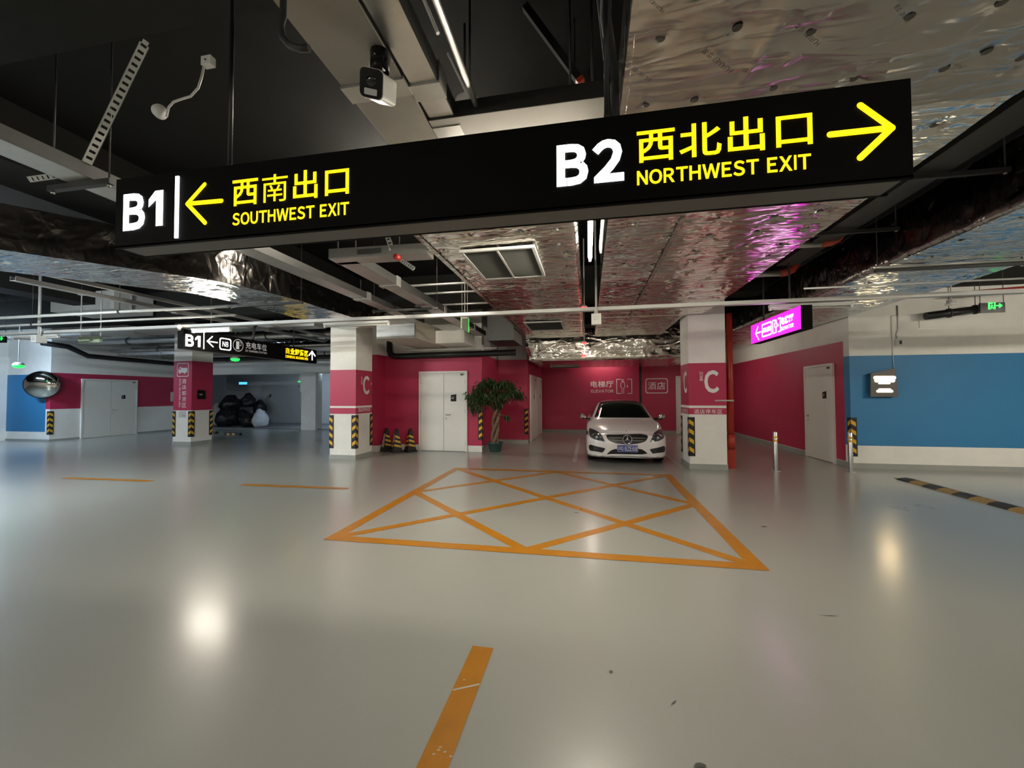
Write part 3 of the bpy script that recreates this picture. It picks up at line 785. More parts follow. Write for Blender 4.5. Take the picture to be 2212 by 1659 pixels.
def straight_duct(label, x0, x1, y0, y1, z0, z1, res, m, seed, sides='lrf', sp=0.42, rip=0.16, extra_pins=(), creases=(), pin_limit=None, group=None, amp=1.0, pin_r=0.022, near=None, side_mat=None):
    t = thing('air_duct', label, 'air duct', ((x0+x1)/2, (y0+y1)/2, z0), group)
    e = 0.02
    MB().box(x0+e, x1-e, y0+e, y1-e, z0+e, z1).build('duct_core', 'galv_dark', t)
    # underside: U along +Y, V along +X -> U x V = -Z
    O = np.array([x0, y0, z0]); pins = pin_grid(0, y1-y0, 0, x1-x0, sp, sp*0.95, seed)
    if extra_pins:
        ep = [(p[1]-y0, p[0]-x0) for p in extra_pins]
        ylim = max(p[0] for p in ep)+0.15
        pins = [p for p in pins if p[0] > ylim]+ep
    cr = [(a[1]-y0, a[0]-x0, b[1]-y0, b[0]-x0, hh, ww) for a, b, hh, ww in creases]
    if near is None: sheet_obj('foil_underside', m, t, O, Y1, X1, y1-y0, x1-x0, res, pins, seed, ripple=rip, creases=cr, edge=1, amp=amp)
    else:      # a tauter length of foil first, joined by tape to the loosely wrapped rest
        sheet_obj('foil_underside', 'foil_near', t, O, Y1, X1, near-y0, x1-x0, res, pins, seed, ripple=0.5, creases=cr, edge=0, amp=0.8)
        O2 = np.array([x0, near, z0]); sheet_obj('foil_underside', m, t, O2, Y1, X1, y1-near, x1-x0, res, [(a-(near-y0), b) for a, b in pins], seed, ripple=rip, edge=0, amp=amp)
    # (ripples run across the duct because V is taken along the width and U along the run)
    if pin_limit: pins_on(t, O, Y1, X1, pins, pin_r, pin_limit)
    hz = z1-z0
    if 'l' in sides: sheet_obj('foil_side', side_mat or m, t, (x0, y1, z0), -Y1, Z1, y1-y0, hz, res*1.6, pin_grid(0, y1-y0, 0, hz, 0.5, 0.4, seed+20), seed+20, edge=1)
    if 'r' in sides: sheet_obj('foil_side', m, t, (x1, y0, z0), Y1, Z1, y1-y0, hz, res*1.6, pin_grid(0, y1-y0, 0, hz, 0.5, 0.4, seed+30), seed+30, edge=1)
    if 'f' in sides: sheet_obj('foil_end', m, t, (x0, y0, z0), X1, Z1, x1-x0, hz, res*1.4, pin_grid(0, x1-x0, 0, hz, 0.5, 0.4, seed+40), seed+40, edge=1)
    return t
def tape(parent, pts, w, N, m='foil_smooth'):
    mb = MB()
    for p, q in zip(pts[:-1], pts[1:]): mb.bar(p, q, w, 0.002, up=N)
    mb.build('foil_tape', m, parent)
ZD = 3.25
# --- wide duct that runs over the photographer's right and on to the column
ep = [AZ(u, v, ZD)[:2] for u, v in ((1427, 90), (1593, 66), (1752, 76), (1965, 43), (1395, 232), (1500, 221), (1672, 196), (1845, 176), (2165, 12), (2206, 132), (2040, 155), (1490, -40), (1700, -60), (1900, -70))]
ep += [(1.95, 2.35), (0.6, 0.9), (1.1, 1.0), (1.7, 0.9), (0.45, 0.4), (1.2, 0.3), (1.8, 0.4)]
cr = [(AZ(1712, 0, ZD), AZ(1592, 196, ZD), 0.024, 0.014), (AZ(1790, 0, ZD), AZ(1752, 76, ZD), 0.020, 0.014), (AZ(1752, 80, ZD), AZ(1655, 170, ZD), 0.018, 0.016),
      (AZ(1610, 195, ZD), AZ(1760, 150, ZD), 0.014, 0.02), (AZ(1850, 165, ZD), AZ(2005, 128, ZD), 0.022, 0.018), (AZ(1900, 110, ZD), AZ(1840, 170, ZD), 0.016, 0.014),
      (AZ(2212, 60, ZD), AZ(2030, 40, ZD), 0.006, 0.02), (AZ(1720, -30, ZD), AZ(1752, 74, ZD), 0.016, 0.012)]
d1b = straight_duct('wide foil wrapped duct running above the right half of the hanging sign', 0.20, 2.37, -1.5, 8.95, ZD, 3.75, 0.022, 'foil', 11, near=2.7,
                    sides='lrf', extra_pins=ep, creases=cr, pin_limit=lambda p: p[1] < 5.5)
for (h0, h1) in (((1586, 149), (1526, 99)), ((1408, 168), (1345, 122)), ((1436, 20), (1392, -22)), ((1775, 90), (1728, 45)), ((1968, 42), (1942, 5))):
    a, b = AZ(*h0, ZD-0.027), AZ(*h1, ZD-0.027); U_ = b-a; L_ = np.linalg.norm(U_); U_ /= L_; V_ = np.cross(-Z1, U_)
    mb = MB(); text(mb, 'HUAMEI 华美', a, U_, V_, L_, L_*0.13, 0.0, 0.004); mb.build('print', 'foil_print', d1b)
p, q = AZ(1700, 470, ZD), AZ(1860, 425, ZD)
# --- duct left of the lamp gap, with two air grilles
d1a = straight_duct('foil wrapped duct with air grilles behind the hanging sign', -1.80, -0.09, 3.86, 11.9, ZD, 3.75, 0.022, 'foil', 23, sides='lrf', sp=0.40, pin_limit=lambda p: p[1] < 6.5, pin_r=0.015)
tape(d1a, [(-1.74, 3.86, ZD-0.012), (-1.74, 11.0, ZD-0.012)], 0.06, (0,0,1))
tape(d1b, [(0.9, 4.0, ZD-0.014), (0.9, 9.0, ZD-0.014)], 0.05, (0,0,1))
# --- lower soffit ducts before the elevator wall
straight_duct('low foil wrapped duct section in front of the elevator wall', -1.80, 3.1, 12.4, 15.9, 2.62, 3.6, 0.04, 'foil', 31, sides='lrf', sp=0.6)
straight_duct('foil wrapped cross duct above the parked car', 0.20, 2.05, 9.0, 11.9, ZD, 3.7, 0.035, 'foil', 37, sides='lf', sp=0.5)
# --- duct along the blue wall on the right
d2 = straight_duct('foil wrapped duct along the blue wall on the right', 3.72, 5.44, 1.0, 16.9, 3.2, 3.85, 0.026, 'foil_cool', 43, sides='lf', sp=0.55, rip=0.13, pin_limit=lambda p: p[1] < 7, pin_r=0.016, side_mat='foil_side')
# --- duct on the left that turns: swept along a path
def path_duct(label, path, w, z0, z1, res, m, seed):
    t = thing('air_duct', label, 'air duct', (path[1][0], path[1][1], z0))
    P = [np.array(p, float) for p in path]
    seg = [0.0]
    for a, b in zip(P[:-1], P[1:]): seg.append(seg[-1]+np.linalg.norm(b-a))
    n = int(seg[-1]/res); s = np.linspace(0, seg[-1], n+1)
    px = np.interp(s, seg, [p[0] for p in P]); py = np.interp(s, seg, [p[1] for p in P])
    k = np.ones(15)/15; pad = 7
    px = np.convolve(np.pad(px, pad, mode='reflect', reflect_type='odd'), k, 'valid'); py = np.convolve(np.pad(py, pad, mode='reflect', reflect_type='odd'), k, 'valid')
    tx = np.gradient(px); ty = np.gradient(py); L_ = np.hypot(tx, ty); tx /= L_; ty /= L_
    nx, ny = ty, -tx      # to the right of travel
    def sheet(name, nv, off, zz, hdir, sd, lv, m=m):
        v = np.linspace(0, 1, nv+1)
        uu, vv = np.meshgrid(s, v*lv, indexing='ij')
        pins = pin_grid(0, seg[-1], 0, lv, 0.5, 0.45, sd)
        h = foil_height(uu.ravel(), vv.ravel(), pins, sd, 0.8, 0.18)
        h = h.reshape(uu.shape)
        o = off(v)[None, :]+0*uu; z = zz(v)[None, :]+0*uu
        if hdir == 'z': z = z-h
        else: o = o+h
        X = px[:, None]+nx[:, None]*o; Y = py[:, None]+ny[:, None]*o
        PP = np.stack([X.ravel(), Y.ravel(), z.ravel()], 1)
        idx = np.arange(PP.shape[0]).reshape(uu.shape)
        f = np.stack([idx[:-1, :-1], idx[1:, :-1], idx[1:, 1:], idx[:-1, 1:]], -1).reshape(-1, 4)
        mb = MB(); mb.add(PP, f.tolist(), 0, True); mb.build(name, m, t)
    nv = int(w/res)
    sheet('foil_underside', nv, lambda v: -w/2+v*w, lambda v: z0+0*v, 'z', seed, w)
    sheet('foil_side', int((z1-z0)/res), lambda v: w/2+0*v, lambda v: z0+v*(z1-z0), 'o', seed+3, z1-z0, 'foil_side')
    sheet('foil_side', int((z1-z0)/res), lambda v: -w/2+0*v, lambda v: z0+v*(z1-z0), 'o', seed+5, z1-z0)
    sheet('foil_top', 4, lambda v: -w/2+v*w, lambda v: z1+0*v, 'z', seed+6, w)
    return t
d3 = path_duct('foil wrapped duct bending across the left below the hanging sign', [(-10.2, 0.2), (-6.9, 3.55), (-5.62, 5.05), (-5.42, 6.0), (-5.35, 8.9)], 1.15, 3.2, 3.72, 0.028, 'foil_cool', 57)

# ---------------------------------------------------------------- air grilles with single louvre blades
def air_grille(label, x0, x1, y0, y1, z, n, mid=True, m='grille'):
    t = thing('air_grille', label, 'air grille', ((x0+x1)/2, (y0+y1)/2, z))
    f = 0.035; zt = z-0.03
    MB().box(x0, x1, y0, y0+f, zt, z).box(x0, x1, y1-f, y1, zt, z).box(x0, x0+f, y0+f, y1-f, zt, z).box(x1-f, x1, y0+f, y1-f, zt, z).build('frame', 'tray_white', t)
    xm_ = (x0+x1)/2
    if mid: MB().box(xm_-0.012, xm_+0.012, y0+f, y1-f, zt, z).build('mullion', 'tray_white', t)
    MB().box(x0+f, x1-f, y0+f, y1-f, z-0.004, z-0.002).build('backing', 'grille_dark', t)
    mb = MB().obox((0,0,0), (1,0,0), (0, math.cos(0.7), math.sin(0.7)), (0, -math.sin(0.7), math.cos(0.7)), 0.5, 0.013, 0.0012)
    me = bpy.data.meshes.new('louvre'); me.from_pydata(mb.v, [], mb.f); me.materials.append(MATS[m])
    spans = [(x0+f, xm_-0.012), (xm_+0.012, x1-f)] if mid else [(x0+f, x1-f)]
    for a, b in spans:
        for k in range(n):
            o = place('louvre', me, t, ((a+b)/2, y0+f+(k+0.5)*(y1-y0-2*f)/n, z-0.016)); o.scale = (b-a, 1, 1)
    return t
air_grille('large louvred air grille in the foil duct behind the sign', -1.43, -0.565, 4.37, 5.50, ZD-0.018, 34)
air_grille('smaller louvred air grille farther along the foil duct', -1.43, -0.56, 9.02, 10.17, ZD-0.018, 14, False)
p = AY(1188, 787, 14.5)
air_grille('white slot grille in the low duct near the elevator wall', -1.35, -0.30, 14.6, 15.3, 2.612, 8, False)
# dark branch box where the duct drops
mb = MB().box(-2.5, -1.82, 9.9, 11.2, 2.95, 3.7)
tag(mb.build('duct_branch', 'galv_dark'), 'dark duct branch box left of the foil duct above the tree', 'air duct')
mb = MB().prism([(0, 0), (0.75, -0.28), (0.75, 0.55), (0, 0.55)], (-1.70, 11.86, 2.98), (0, 1, 0), (0, 0, 1), -0.12)
tag(mb.build('duct_transition', 'foil_cool'), 'small foil wrapped wedge at the end of the duct above the tree', 'air duct')

# beige plain duct over the centre door
t = thing('air_duct', 'plain beige rectangular duct above the white centre door', 'air duct', (-4.4, 9.8, 2.9))
MB().box(-4.80, -3.90, 8.62, YC-0.02, 2.9, 3.35).build('duct_body', 'beige_duct', t)
MB().box(-4.82, -3.88, 8.60, 8.66, 2.885, 3.37).build('flange', 'galv', t)
MB().box(-3.885, -3.1, 9.9, YC-0.02, 2.92, 3.25).build('branch', 'wall_white', t)

# ---------------------------------------------------------------- cable trays
def tray(label, p, q, w, h, m='galv', joints=(), mi_=None, name='cable_tray'):
    t = thing(name, label, 'cable tray', ((p[0]+q[0])/2, (p[1]+q[1])/2, p[2]))
    p = np.array(p, float); q = np.array(q, float); d = (q-p)/np.linalg.norm(q-p); s = np.array([-d[1], d[0], 0])
    up = np.array([0,0,h])
    MB().bar(p+up*0.02, q+up*0.02, w, 0.004).build('tray_bottom', m, t)
    for sg in (-1, 1):
        MB().bar(p+up/2+s*sg*(w/2), q+up/2+s*sg*(w/2), 0.005, h).build('tray_side', mi_ or m, t)
    for j in joints:
        c = p+d*j
        MB().obox(c+up*0.5, d, s, Z1, 0.06, w/2+0.012, h/2+0.014).build('joint_cover', 'galv', t)
    return t
tray('wide beige cable tray running overhead past the security camera', (-1.155, -1.5, 3.3), (-1.155, 3.75, 3.3), 0.35, 0.12, 'galv_beige', (3.55,))
tray('narrow shiny cable tray beside the wide beige tray', (-0.88, -1.5, 3.31), (-0.88, 2.62, 3.31), 0.16, 0.10, 'steel', (3.62, 3.98), 'galv_dark')
tray('short cross tray above the middle of the hanging sign', (-0.97, 2.45, 3.3), (0.13, 2.45, 3.3), 0.20, 0.10, 'galv_beige', (), 'galv_dark')
tray('grey cable tray running above the left end of the sign', (-3.74, -0.5, 3.2), (-3.74, 8.55, 3.2), 0.24, 0.10, 'galv', (3.3, 6.7), 'galv_dark')
tray('grey cable tray with pink tint behind the sign', (-2.88, 4.42, 3.2), (-2.88, 10.7, 3.2), 0.27, 0.12, 'galv', (1.1, 3.1, 5.2), 'galv_dark')
t = tray('short cross tray joining the foil duct behind the sign', (-3.02, 4.38, 3.2), (-1.80, 4.42, 3.2), 0.22, 0.12, 'galv', (), 'galv')
MB().box(-2.64, -2.34, 4.262, 4.266, 3.23, 3.285).build('stencil', 'scuff', t)
# ladder rungs of the tray behind (dark struts standing above it)
YT = 6.70; ZT = float(AY(770, 697, YT)[2])
t = tray('long pale cable tray crossing the whole hall with light battens below', (-17.5, YT, ZT+0.035), (8.9, YT, ZT+0.035), 0.10, 0.055, 'tray_white', (), 'tray_white')
tray('narrow cable tray high between the two right hand ducts', (3.10, 1.2, 3.6), (3.10, 7.0, 3.6), 0.30, 0.10, 'galv_dark', (), 'galv_dark')
tray('grey tray running away above the left lane', (-8.62, 4.6, 3.35), (-8.62, 12.0, 3.35), 0.11, 0.07, 'galv', (2.5, 5.0), 'steel')
tray('second grey tray beside the one above the left lane', (-8.25, 4.6, 3.45), (-8.25, 12.0, 3.45), 0.07, 0.06, 'galv', (), 'steel')

# ---------------------------------------------------------------- pipes across the left half
def pipe(label, pts, r, m, cat='pipe', clamps=(), name='pipe', n=10):
    t = thing(name, label, cat, pts[0])
    MB().tube(pts, r, n).build('pipe_run', m, t)
    for k in clamps:
        a = np.array(pts[0], float); b = np.array(pts[-1], float); c = a+(b-a)*k; d = (b-a)/np.linalg.norm(b-a)
        MB().tube([c-d*0.02, c+d*0.02], r*1.25, n).build('clamp', 'galv_dark', t)
        MB().tube([c, (c[0], c[1], CEIL)], 0.006, 6).build('hanger_rod', 'galv_dark', t)
    return t
L1a, L1b = AY(0, 687, 6.3), AY(460, 656, 6.3)
pipe('upper thin pale pipe crossing the left side', [(-19, 6.3, L1a[2]), (-6.5, 6.3, L1a[2])], 0.03, 'tray_white', clamps=(0.15, 0.5, 0.8))
z = AY(200, 695, 6.45)[2]
pipe('middle thin pale pipe crossing the left side', [(-19, 6.45, z), (-6.5, 6.45, z)], 0.022, 'tray_white', clamps=(0.3, 0.6))
for k, (y, z_, r, m, lb) in enumerate([(11.6, 3.55, 0.10, 'galv', 'broad grey pipe crossing beyond the left sign'), (12.6, 3.35, 0.05, 'galv', 'thin grey sprinkler pipe crossing beyond the left sign'),
                                    (13.4, 3.45, 0.13, 'foil_cool', 'foil wrapped pipe crossing beyond the left sign'), (14.6, 3.30, 0.08, 'tray_white', 'pale pipe before the white lintel'),
                                    (15.6, 3.25, 0.10, 'galv_dark', 'dark pipe along the white lintel'), (10.4, 3.6, 0.06, 'galv', 'thin grey pipe behind the long tray on the left')]):
    pipe(lb, [(-18.4 if y > 11 else -22, y, z_), (-7.0, y, z_)], r, m, clamps=(0.2, 0.45, 0.7))
for k, (y0_, y1_, z0_, z1_, m, lb) in enumerate([(12.9, 13.25, 3.2, 3.32, 'galv', 'flat grey duct crossing between the left pipes'), (14.0, 14.5, 3.45, 3.75, 'foil_cool', 'foil wrapped flat duct high above the left lane'),
                                          (9.6, 10.1, 3.45, 3.62, 'galv', 'flat grey duct behind the long tray on the left')]):
    t = thing('air_duct', lb, 'air duct', (-13, y0_, z0_))
    MB().box(-18.5, -7.2, y0_, y1_, z0_, z1_).build('duct_body', m, t)
    for j in range(7): MB().box(-18.0+j*1.6, -17.96+j*1.6, y0_-0.02, y1_+0.02, z0_-0.02, z1_+0.02).build('flange', 'galv', t)
# white ceiling bulkhead between beams at left
t = thing('air_duct', 'broad pale duct high above the left lane', 'air duct', (-13, 8.7, 3.82))
MB().box(-14.0, -11.9, 8.2, 9.15, 3.82, 4.3).build('duct_body', 'tray_white', t)
MB().box(-14.02, -11.88, 8.6, 8.66, 3.80, 4.32).build('flange', 'galv', t)
z = AX(250, 775, XL+0.2)[2]
pipe('black pipe along the top of the far left wall', [(XL+0.25, YL-0.4, z+0.35), (XL+0.25, YL+0.3, z+0.3), (XL+0.25, YL+0.9, z+0.02), (XL+0.25, YK-0.2, z-0.05)], 0.09, 'pipe_black')
# insulated pipe over the centre door, its end turned up
zc = AY(960, 767, YC-0.15)[2]
pipe('thick black insulated pipe above the centre door', [(-5.62, YC-0.1, zc+0.45), (-5.62, YC-0.1, zc+0.16), (-5.58, YC-0.1, zc+0.06), (-5.48, YC-0.1, zc+0.01), (-5.35, YC-0.1, zc), (-1.9, YC-0.1, zc+0.03)], 0.085, 'pipe_black', n=14)
pipe('pale conduit along the beam above the centre door', [(-5.2, YC-0.35, zc+0.14), (-2.4, YC-0.35, zc+0.14)], 0.018, 'tray_white')
for x_, y_, z_, lb in ((-3.4, 6.6, 3.5, 'upper of the thin grey pipes beyond the pink tray'), (-3.4, 7.1, 3.48, 'second of the thin grey pipes beyond the pink tray'), (-3.4, 7.8, 3.42, 'third of the thin grey pipes beyond the pink tray')):
    pipe(lb, [(-3.5, y_, z_), (-1.75, y_, z_)], 0.02, 'galv')
pipe('thin pale pipe just above the long tray on the right', [(2.9, YT-0.6, ZT+0.10), (5.4, YT-0.6, ZT+0.10)], 0.012, 'tray_white')
# pipes with orange-red elbows between the right hand ducts
for y_, z_, lb in ((6.05, 3.60, 'nearer grey pipe with an orange elbow between the right ducts'), (7.25, 3.55, 'farther grey pipe with an orange elbow between the right ducts')):
    t = thing('elbow_pipe', lb, 'pipe', (3.0, y_, z_))
    MB().tube([(2.40, y_, z_), (3.12, y_, z_)], 0.05, 12).build('pipe_run', 'galv', t)
    MB().tube([(3.10, y_, z_), (3.20, y_, z_+0.01), (3.28, y_, z_+0.05), (3.33, y_-0.02, z_+0.13), (3.34, y_-0.03, z_+0.22)], [0.06, 0.062, 0.065, 0.062, 0.06], 12).build('elbow', 'red_orange', t)
pipe('black cable bundle hanging down past the sign', [(0.05, 0.9, 3.9), (0.12, 1.5, 3.75), (0.10, 2.0, 3.45), (0.16, 2.28, 3.35), (0.17, 2.40, 3.0), (0.17, 2.42, 2.85)], 0.028, 'rubber_black', 'cable')
pipe('second black cable beside the one hanging past the sign', [(0.0, 1.2, 4.1), (0.06, 2.0, 3.7), (0.13, 2.33, 3.4), (0.11, 2.36, 3.05)], 0.018, 'rubber_black', 'cable')
pipe('shiny conduit running beside the narrow tray overhead', [(-0.66, -1, 3.36), (-0.66, 2.35, 3.36)], 0.018, 'galv')
pipe('thin pale rod leaning above the short cross tray', [AY(968, 115, 2.6), AY(1026, 238, 2.6)], 0.010, 'plastic_white', 'rod')
pipe('short pale rod above the narrow tray', [AY(918, 5, 2.2)+(AY(918, 5, 2.2)-AY(946, 72, 2.2))*4, AY(946, 72, 2.2)], 0.011, 'plastic_white', 'rod')
a, b = AY(1135, 15, 2.9), AY(1250, 172, 2.9)
t = thing('brace_strut', 'dark diagonal brace with an orange end above the sign', 'brace', a)
MB().bar(a, b, 0.05, 0.05).build('strut', 'beam_black', t)
MB().bar(b, b+(b-a)*0.05, 0.052, 0.052).build('end_cap', 'red_orange', t)
# red fire pipe beside the right column
px_, py_ = cR[1]+0.14, 9.30
t = thing('fire_pipe', 'red vertical fire pipe standing beside the right column', 'pipe', (px_, py_, 0))
MB().tube([(px_, py_, 0.52), (px_, py_, 3.3)], 0.062, 16).build('pipe_run', 'red_pipe', t)
MB().tube([(px_, py_, 0.42), (px_, py_, 0.72)], 0.078, 16).build('coupling', 'red_pipe', t)
MB().box(px_-0.10, px_+0.07, py_-0.02, py_+0.30, 0, 0.46).build('foot_box', 'red_pipe', t)
MB().tube([(cR[1]-0.22, cR[2]-0.02, 1.44), (px_, cR[2]-0.02, 1.44)], 0.016, 8).build('bracket', 'tray_white', t)
# long horizontal dark pipe ending against the blue wall
a, b = AY(2000, 683, 9.55), AY(2100, 668, 9.55)
pipe('thick dark pipe ending under the right duct by the blue wall', [a, (b[0]+0.2, 9.55, b[2]+0.01)], 0.075, 'pipe_black', n=14, clamps=(0.4, 0.85))
pipe('dull red pipe high above the green exit sign on the right', [AY(2100, 633, 9.2), AY(2260, 620, 9.2)], 0.05, 'red_pipe')
pipe('thin pipe strung under the right duct', [AZ(1885, 578, 3.17), AZ(2240, 560, 3.17)], 0.014, 'galv')
# trapeze hangers under the ducts
def hanger(label, x0, x1, y, z, top=CEIL):
    t = thing('duct_hanger', label, 'hanger', ((x0+x1)/2, y, z))
    MB().box(x0, x1, y-0.02, y+0.02, z-0.04, z).build('cross_bar', 'galv_dark', t)
    for x in (x0+0.03, x1-0.03):
        MB().tube([(x, y, z-0.06), (x, y, top)], 0.006, 6).build('rod', 'galv_dark', t)
        MB().lathe([(0.0, 0.0), (0.014, 0.0), (0.014, 0.012), (0.0, 0.012)], (x, y, z-0.055), (0,0,1), 6).build('nut', 'steel', t)
hanger('strut hanger under the duct by the blue wall', 3.62, 5.2, 5.9, 3.165)
hanger('hanger below the left bending duct', -6.15, -4.72, 6.0, 3.17)
hanger('hanger across the narrow tray between the right ducts', 2.75, 3.7, 4.3, 3.585)
hanger('farther hanger across the narrow tray between the right ducts', 2.75, 3.7, 5.6, 3.585)
hanger('hanger under the pair of trays behind the sign', -3.95, -2.65, 6.9, 3.17)
hanger('hanger under the cable tray at the left end of the sign', -4.05, -3.45, 2.35, 3.19)
# perforated struts (each hole is cut)
def perf_strut(label, a, b, w=0.041, ext=None):
    a = np.array(a, float); b = np.array(b, float); t = thing('perforated_strut', label, 'strut', a)
    d = b-a; L_ = np.linalg.norm(d); d /= L_; n = np.array(EYE)-(a+b)/2; n -= d*(n@d); n /= np.linalg.norm(n); s = np.cross(d, n)
    mb = MB(); k = 0; x = 0.0; pitch = 0.05
    mb.obox((a+b)/2+s*w*0.40, d, s, n, L_/2, w*0.10, 0.002); mb.obox((a+b)/2-s*w*0.40, d, s, n, L_/2, w*0.10, 0.002)
    while x < L_:
        mb.obox(a+d*(x+0.015), d, s, n, 0.015, w*0.31, 0.002); x += pitch
    mb.build('web', 'tray_white', t)
    MB().obox((a+b)/2-s*w*0.5-n*0.01, d, s, n, L_/2, 0.002, 0.012).obox((a+b)/2+s*w*0.5-n*0.01, d, s, n, L_/2, 0.002, 0.012).build('flange', 'galv_dark', t)
    return t
perf_strut('perforated diagonal strut high on the left', AY(188, 352, 2.30), AY(312, 96, 2.30), 0.055)
perf_strut('short perforated arm at the foot of the left strut', AY(62, 388, 2.28), AY(160, 374, 2.28), 0.04)
perf_strut('perforated strut rising behind the sign by the pink tray', AY(847, 540, 4.3), AY(836, 508, 4.3), 0.06)
perf_strut('short perforated arm over the pink tray', AY(866, 562, 4.25), AY(893, 580, 4.1), 0.05)
tag(MB().lathe([(0, -0.03), (0.03, -0.03), (0.03, 0.03), (0, 0.03)], AY(158, 366, 2.29), (0,1,0), 8).build('brace_knuckle', 'red_pipe'), 'red brace knuckle at the foot of the left strut', 'brace')
tag(MB().lathe([(0, -0.035), (0.035, -0.035), (0.035, 0.035), (0, 0.035)], AY(858, 556, 4.28), (0,1,0), 8).build('brace_knuckle', 'red_pipe'), 'red brace knuckle over the pink tray', 'brace')
for k, (u, v0, v1, y_) in enumerate(((1015, 0, 238, 2.7), (1004, 140, 238, 2.72), (1232, 20, 200, 2.7), (1279, 60, 195, 2.65), (730, 510, 548, 4.45), (768, 512, 552, 4.45), (862, 510, 556, 4.45))):
    a, b = AY(u, v0, y_), AY(u, v1, y_)
    tag(MB().tube([(b[0], y_, b[2]), (b[0], y_, min(CEIL, a[2]+0.3))], 0.009, 6).build('threaded_rod', 'galv_dark'), ['long thin rod dropping to the cross tray', 'short thin rod left of the long one over the cross tray', 'thin rod right of the ceiling glow', 'thin rod beside the orange brace end',
        'thin rod above the left end of the pink tray', 'second thin rod above the pink tray', 'thin rod beside the perforated strut behind the sign'][k], 'rod')

# ================================================================ LAMPS
def batten(label, c, axis, L_, lit, wide=0.07, rods=True, two=False, group='light battens'):
    c = np.array(c, float); ax = np.array(axis, float); s = np.cross(ax, Z1)
    t = thing('light_batten', label, 'light fitting', c, group)
    MB().obox(c+Z1*0.035, ax, s, Z1, L_/2, wide/2, 0.018).build('housing', 'tray_white', t)
    MB().obox(c+Z1*0.013, ax, s, Z1, L_/2-0.02, wide*0.28, 0.006).build('reflector', 'plastic_white', t)
    offs = (-0.03, 0.03) if two else (0,)
    for o in offs:
        MB().tube([c-ax*(L_/2-0.03)+s*o-Z1*0.012, c+ax*(L_/2-0.03)+s*o-Z1*0.012], 0.014, 12).build('tube', lit, t)
    for e in (-1, 1):
        MB().obox(c+ax*e*(L_/2-0.015), ax, s, Z1, 0.015, wide/2*(1 if two else 0.55), 0.030).build('end_cap', 'plastic_white', t)
    if rods:
        for e in (-0.35, 0.35):
            MB().tube([c+ax*e*L_+Z1*0.05, (*(c+ax*e*L_)[:2], CEIL)], 0.005, 6).build('rod', 'galv_dark', t)
    return t
# lit tube in the slot between the two foil ducts
batten('bright tube lamp in the slot between the foil ducts', (0.035, 4.1, 3.17), Y1, 1.42, 'tube_strong', 0.05)
batten('unlit tube lamp beside the bright one between the foil ducts', (0.155, 4.0, 3.22), Y1, 1.35, 'tube_off', 0.035)
batten('lit tube lamp at the far end of the slot near the elevator', (0.06, 11.95, 2.80), Y1, 0.6, 'tube_far', 0.05)
batten('tube lamp on the cross tray hidden behind the long sign', (-0.5, 3.1, 3.12), X1, 1.2, 'tube_dim', 0.06)
batten('added unseen tube lamp high over the centre aisle behind the long sign', (-2.3, 5.1, 4.2), X1, 1.35, 'tube_fill', 0.09, two=True)  # no known fitting here: added to brighten the back of the hall
def tray_batten(u0, u1, v, lit, label):
    a, b = AY(u0, v, YT)[0], AY(u1, v, YT)[0]
    return batten(label, ((a+b)/2, YT-0.02, ZT-0.045), X1, max(0.9, b-a), lit, 0.07, rods=False)
tray_batten(429, 489, 714, 'tube_warm', 'bright lit batten on the long tray above the left sign')
tray_batten(31, 130, 726, 'tube_off', 'unlit white batten on the long tray at the far left')
tray_batten(702, 842, 697, 'tube_off', 'unlit white batten on the long tray at the column with the cones')
tray_batten(1660, 1840, 664, 'tube_off', 'unlit white batten on the long tray behind the magenta sign')
# lamps of the bays around and behind the photographer, on the same trays
G_ = 'light battens beyond the picture'
for k, (x, y, z, ax, m) in enumerate([(-9.8, 2.6, 3.15, X1, 'tube_bright'), (-17.9, 8.5, 3.15, X1, 'tube_cool'), (-7.5, -1.0, 3.15, X1, 'tube_neutral'), (-2.6, -2.2, 3.15, X1, 'tube_behind'),
                                   (3.0, -2.2, 3.05, X1, 'tube_behind'), (7.4, 2.4, 3.15, X1, 'tube_right'), (8.6, 5.6, 3.10, X1, 'tube_right')]):
    batten('tube lamp on the ceiling %s' % ['of the left lane beyond the picture', 'at the far left beyond the picture', 'behind the photographer on the left', 'behind the photographer', 'behind the photographer on the right',
        'of the right bay beyond the picture', 'beside the blue wall beyond the picture'][k], (x, y, z), ax, 1.35, m, 0.09, two=True, group=G_)
batten('added unseen tube lamp behind the lintel of the loading recess', (-12.8, 17.05, 2.80), X1, 1.3, 'tube_cool', 0.07, rods=False)  # added out of sight to lift the grey recess walls
batten('added unseen tube lamp in the elevator corridor behind the column', (3.62, 14.2, 3.0), Y1, 1.1, 'tube_dim', 0.06)  # unseen fill lamp, added to light the corridor
batten('hidden tube lamp behind the low duct at the elevator wall', (0.6, 16.35, 2.98), X1, 1.2, 'tube_dim', 0.06)

# ================================================================ HANGING SIGNS
# --- the long sign overhead
YS = 1.80; P2 = lambda u, v: (lambda p: np.array([p[0], p[2]]))(AY(u, v, YS))
sx0, sx1 = P2(250, 460)[0], P2(1970.5, 280)[0]; sz0, sz1 = P2(1100, 461.5)[1], P2(1100, 279.5)[1]
sg = thing('hanging_sign', 'long black overhead sign with lit exit lettering B1 and B2', 'sign', ((sx0+sx1)/2, YS+0.07, sz0))
MB().box(sx0, sx1, YS, YS+0.145, sz0+0.004, sz1).build('sign_body', 'sign_black', sg)
MB().box(sx0+0.03, sx1-0.03, YS+0.012, YS+0.135, sz0, sz0+0.004).build('bottom_plate', 'sign_grey', sg)
MB().box(sx0, sx1, YS, YS+0.012, sz0-0.002, sz0+0.012).box(sx0, sx1, YS+0.135, YS+0.147, sz0-0.002, sz0+0.012).build('edge_trim', 'sign_black', sg)
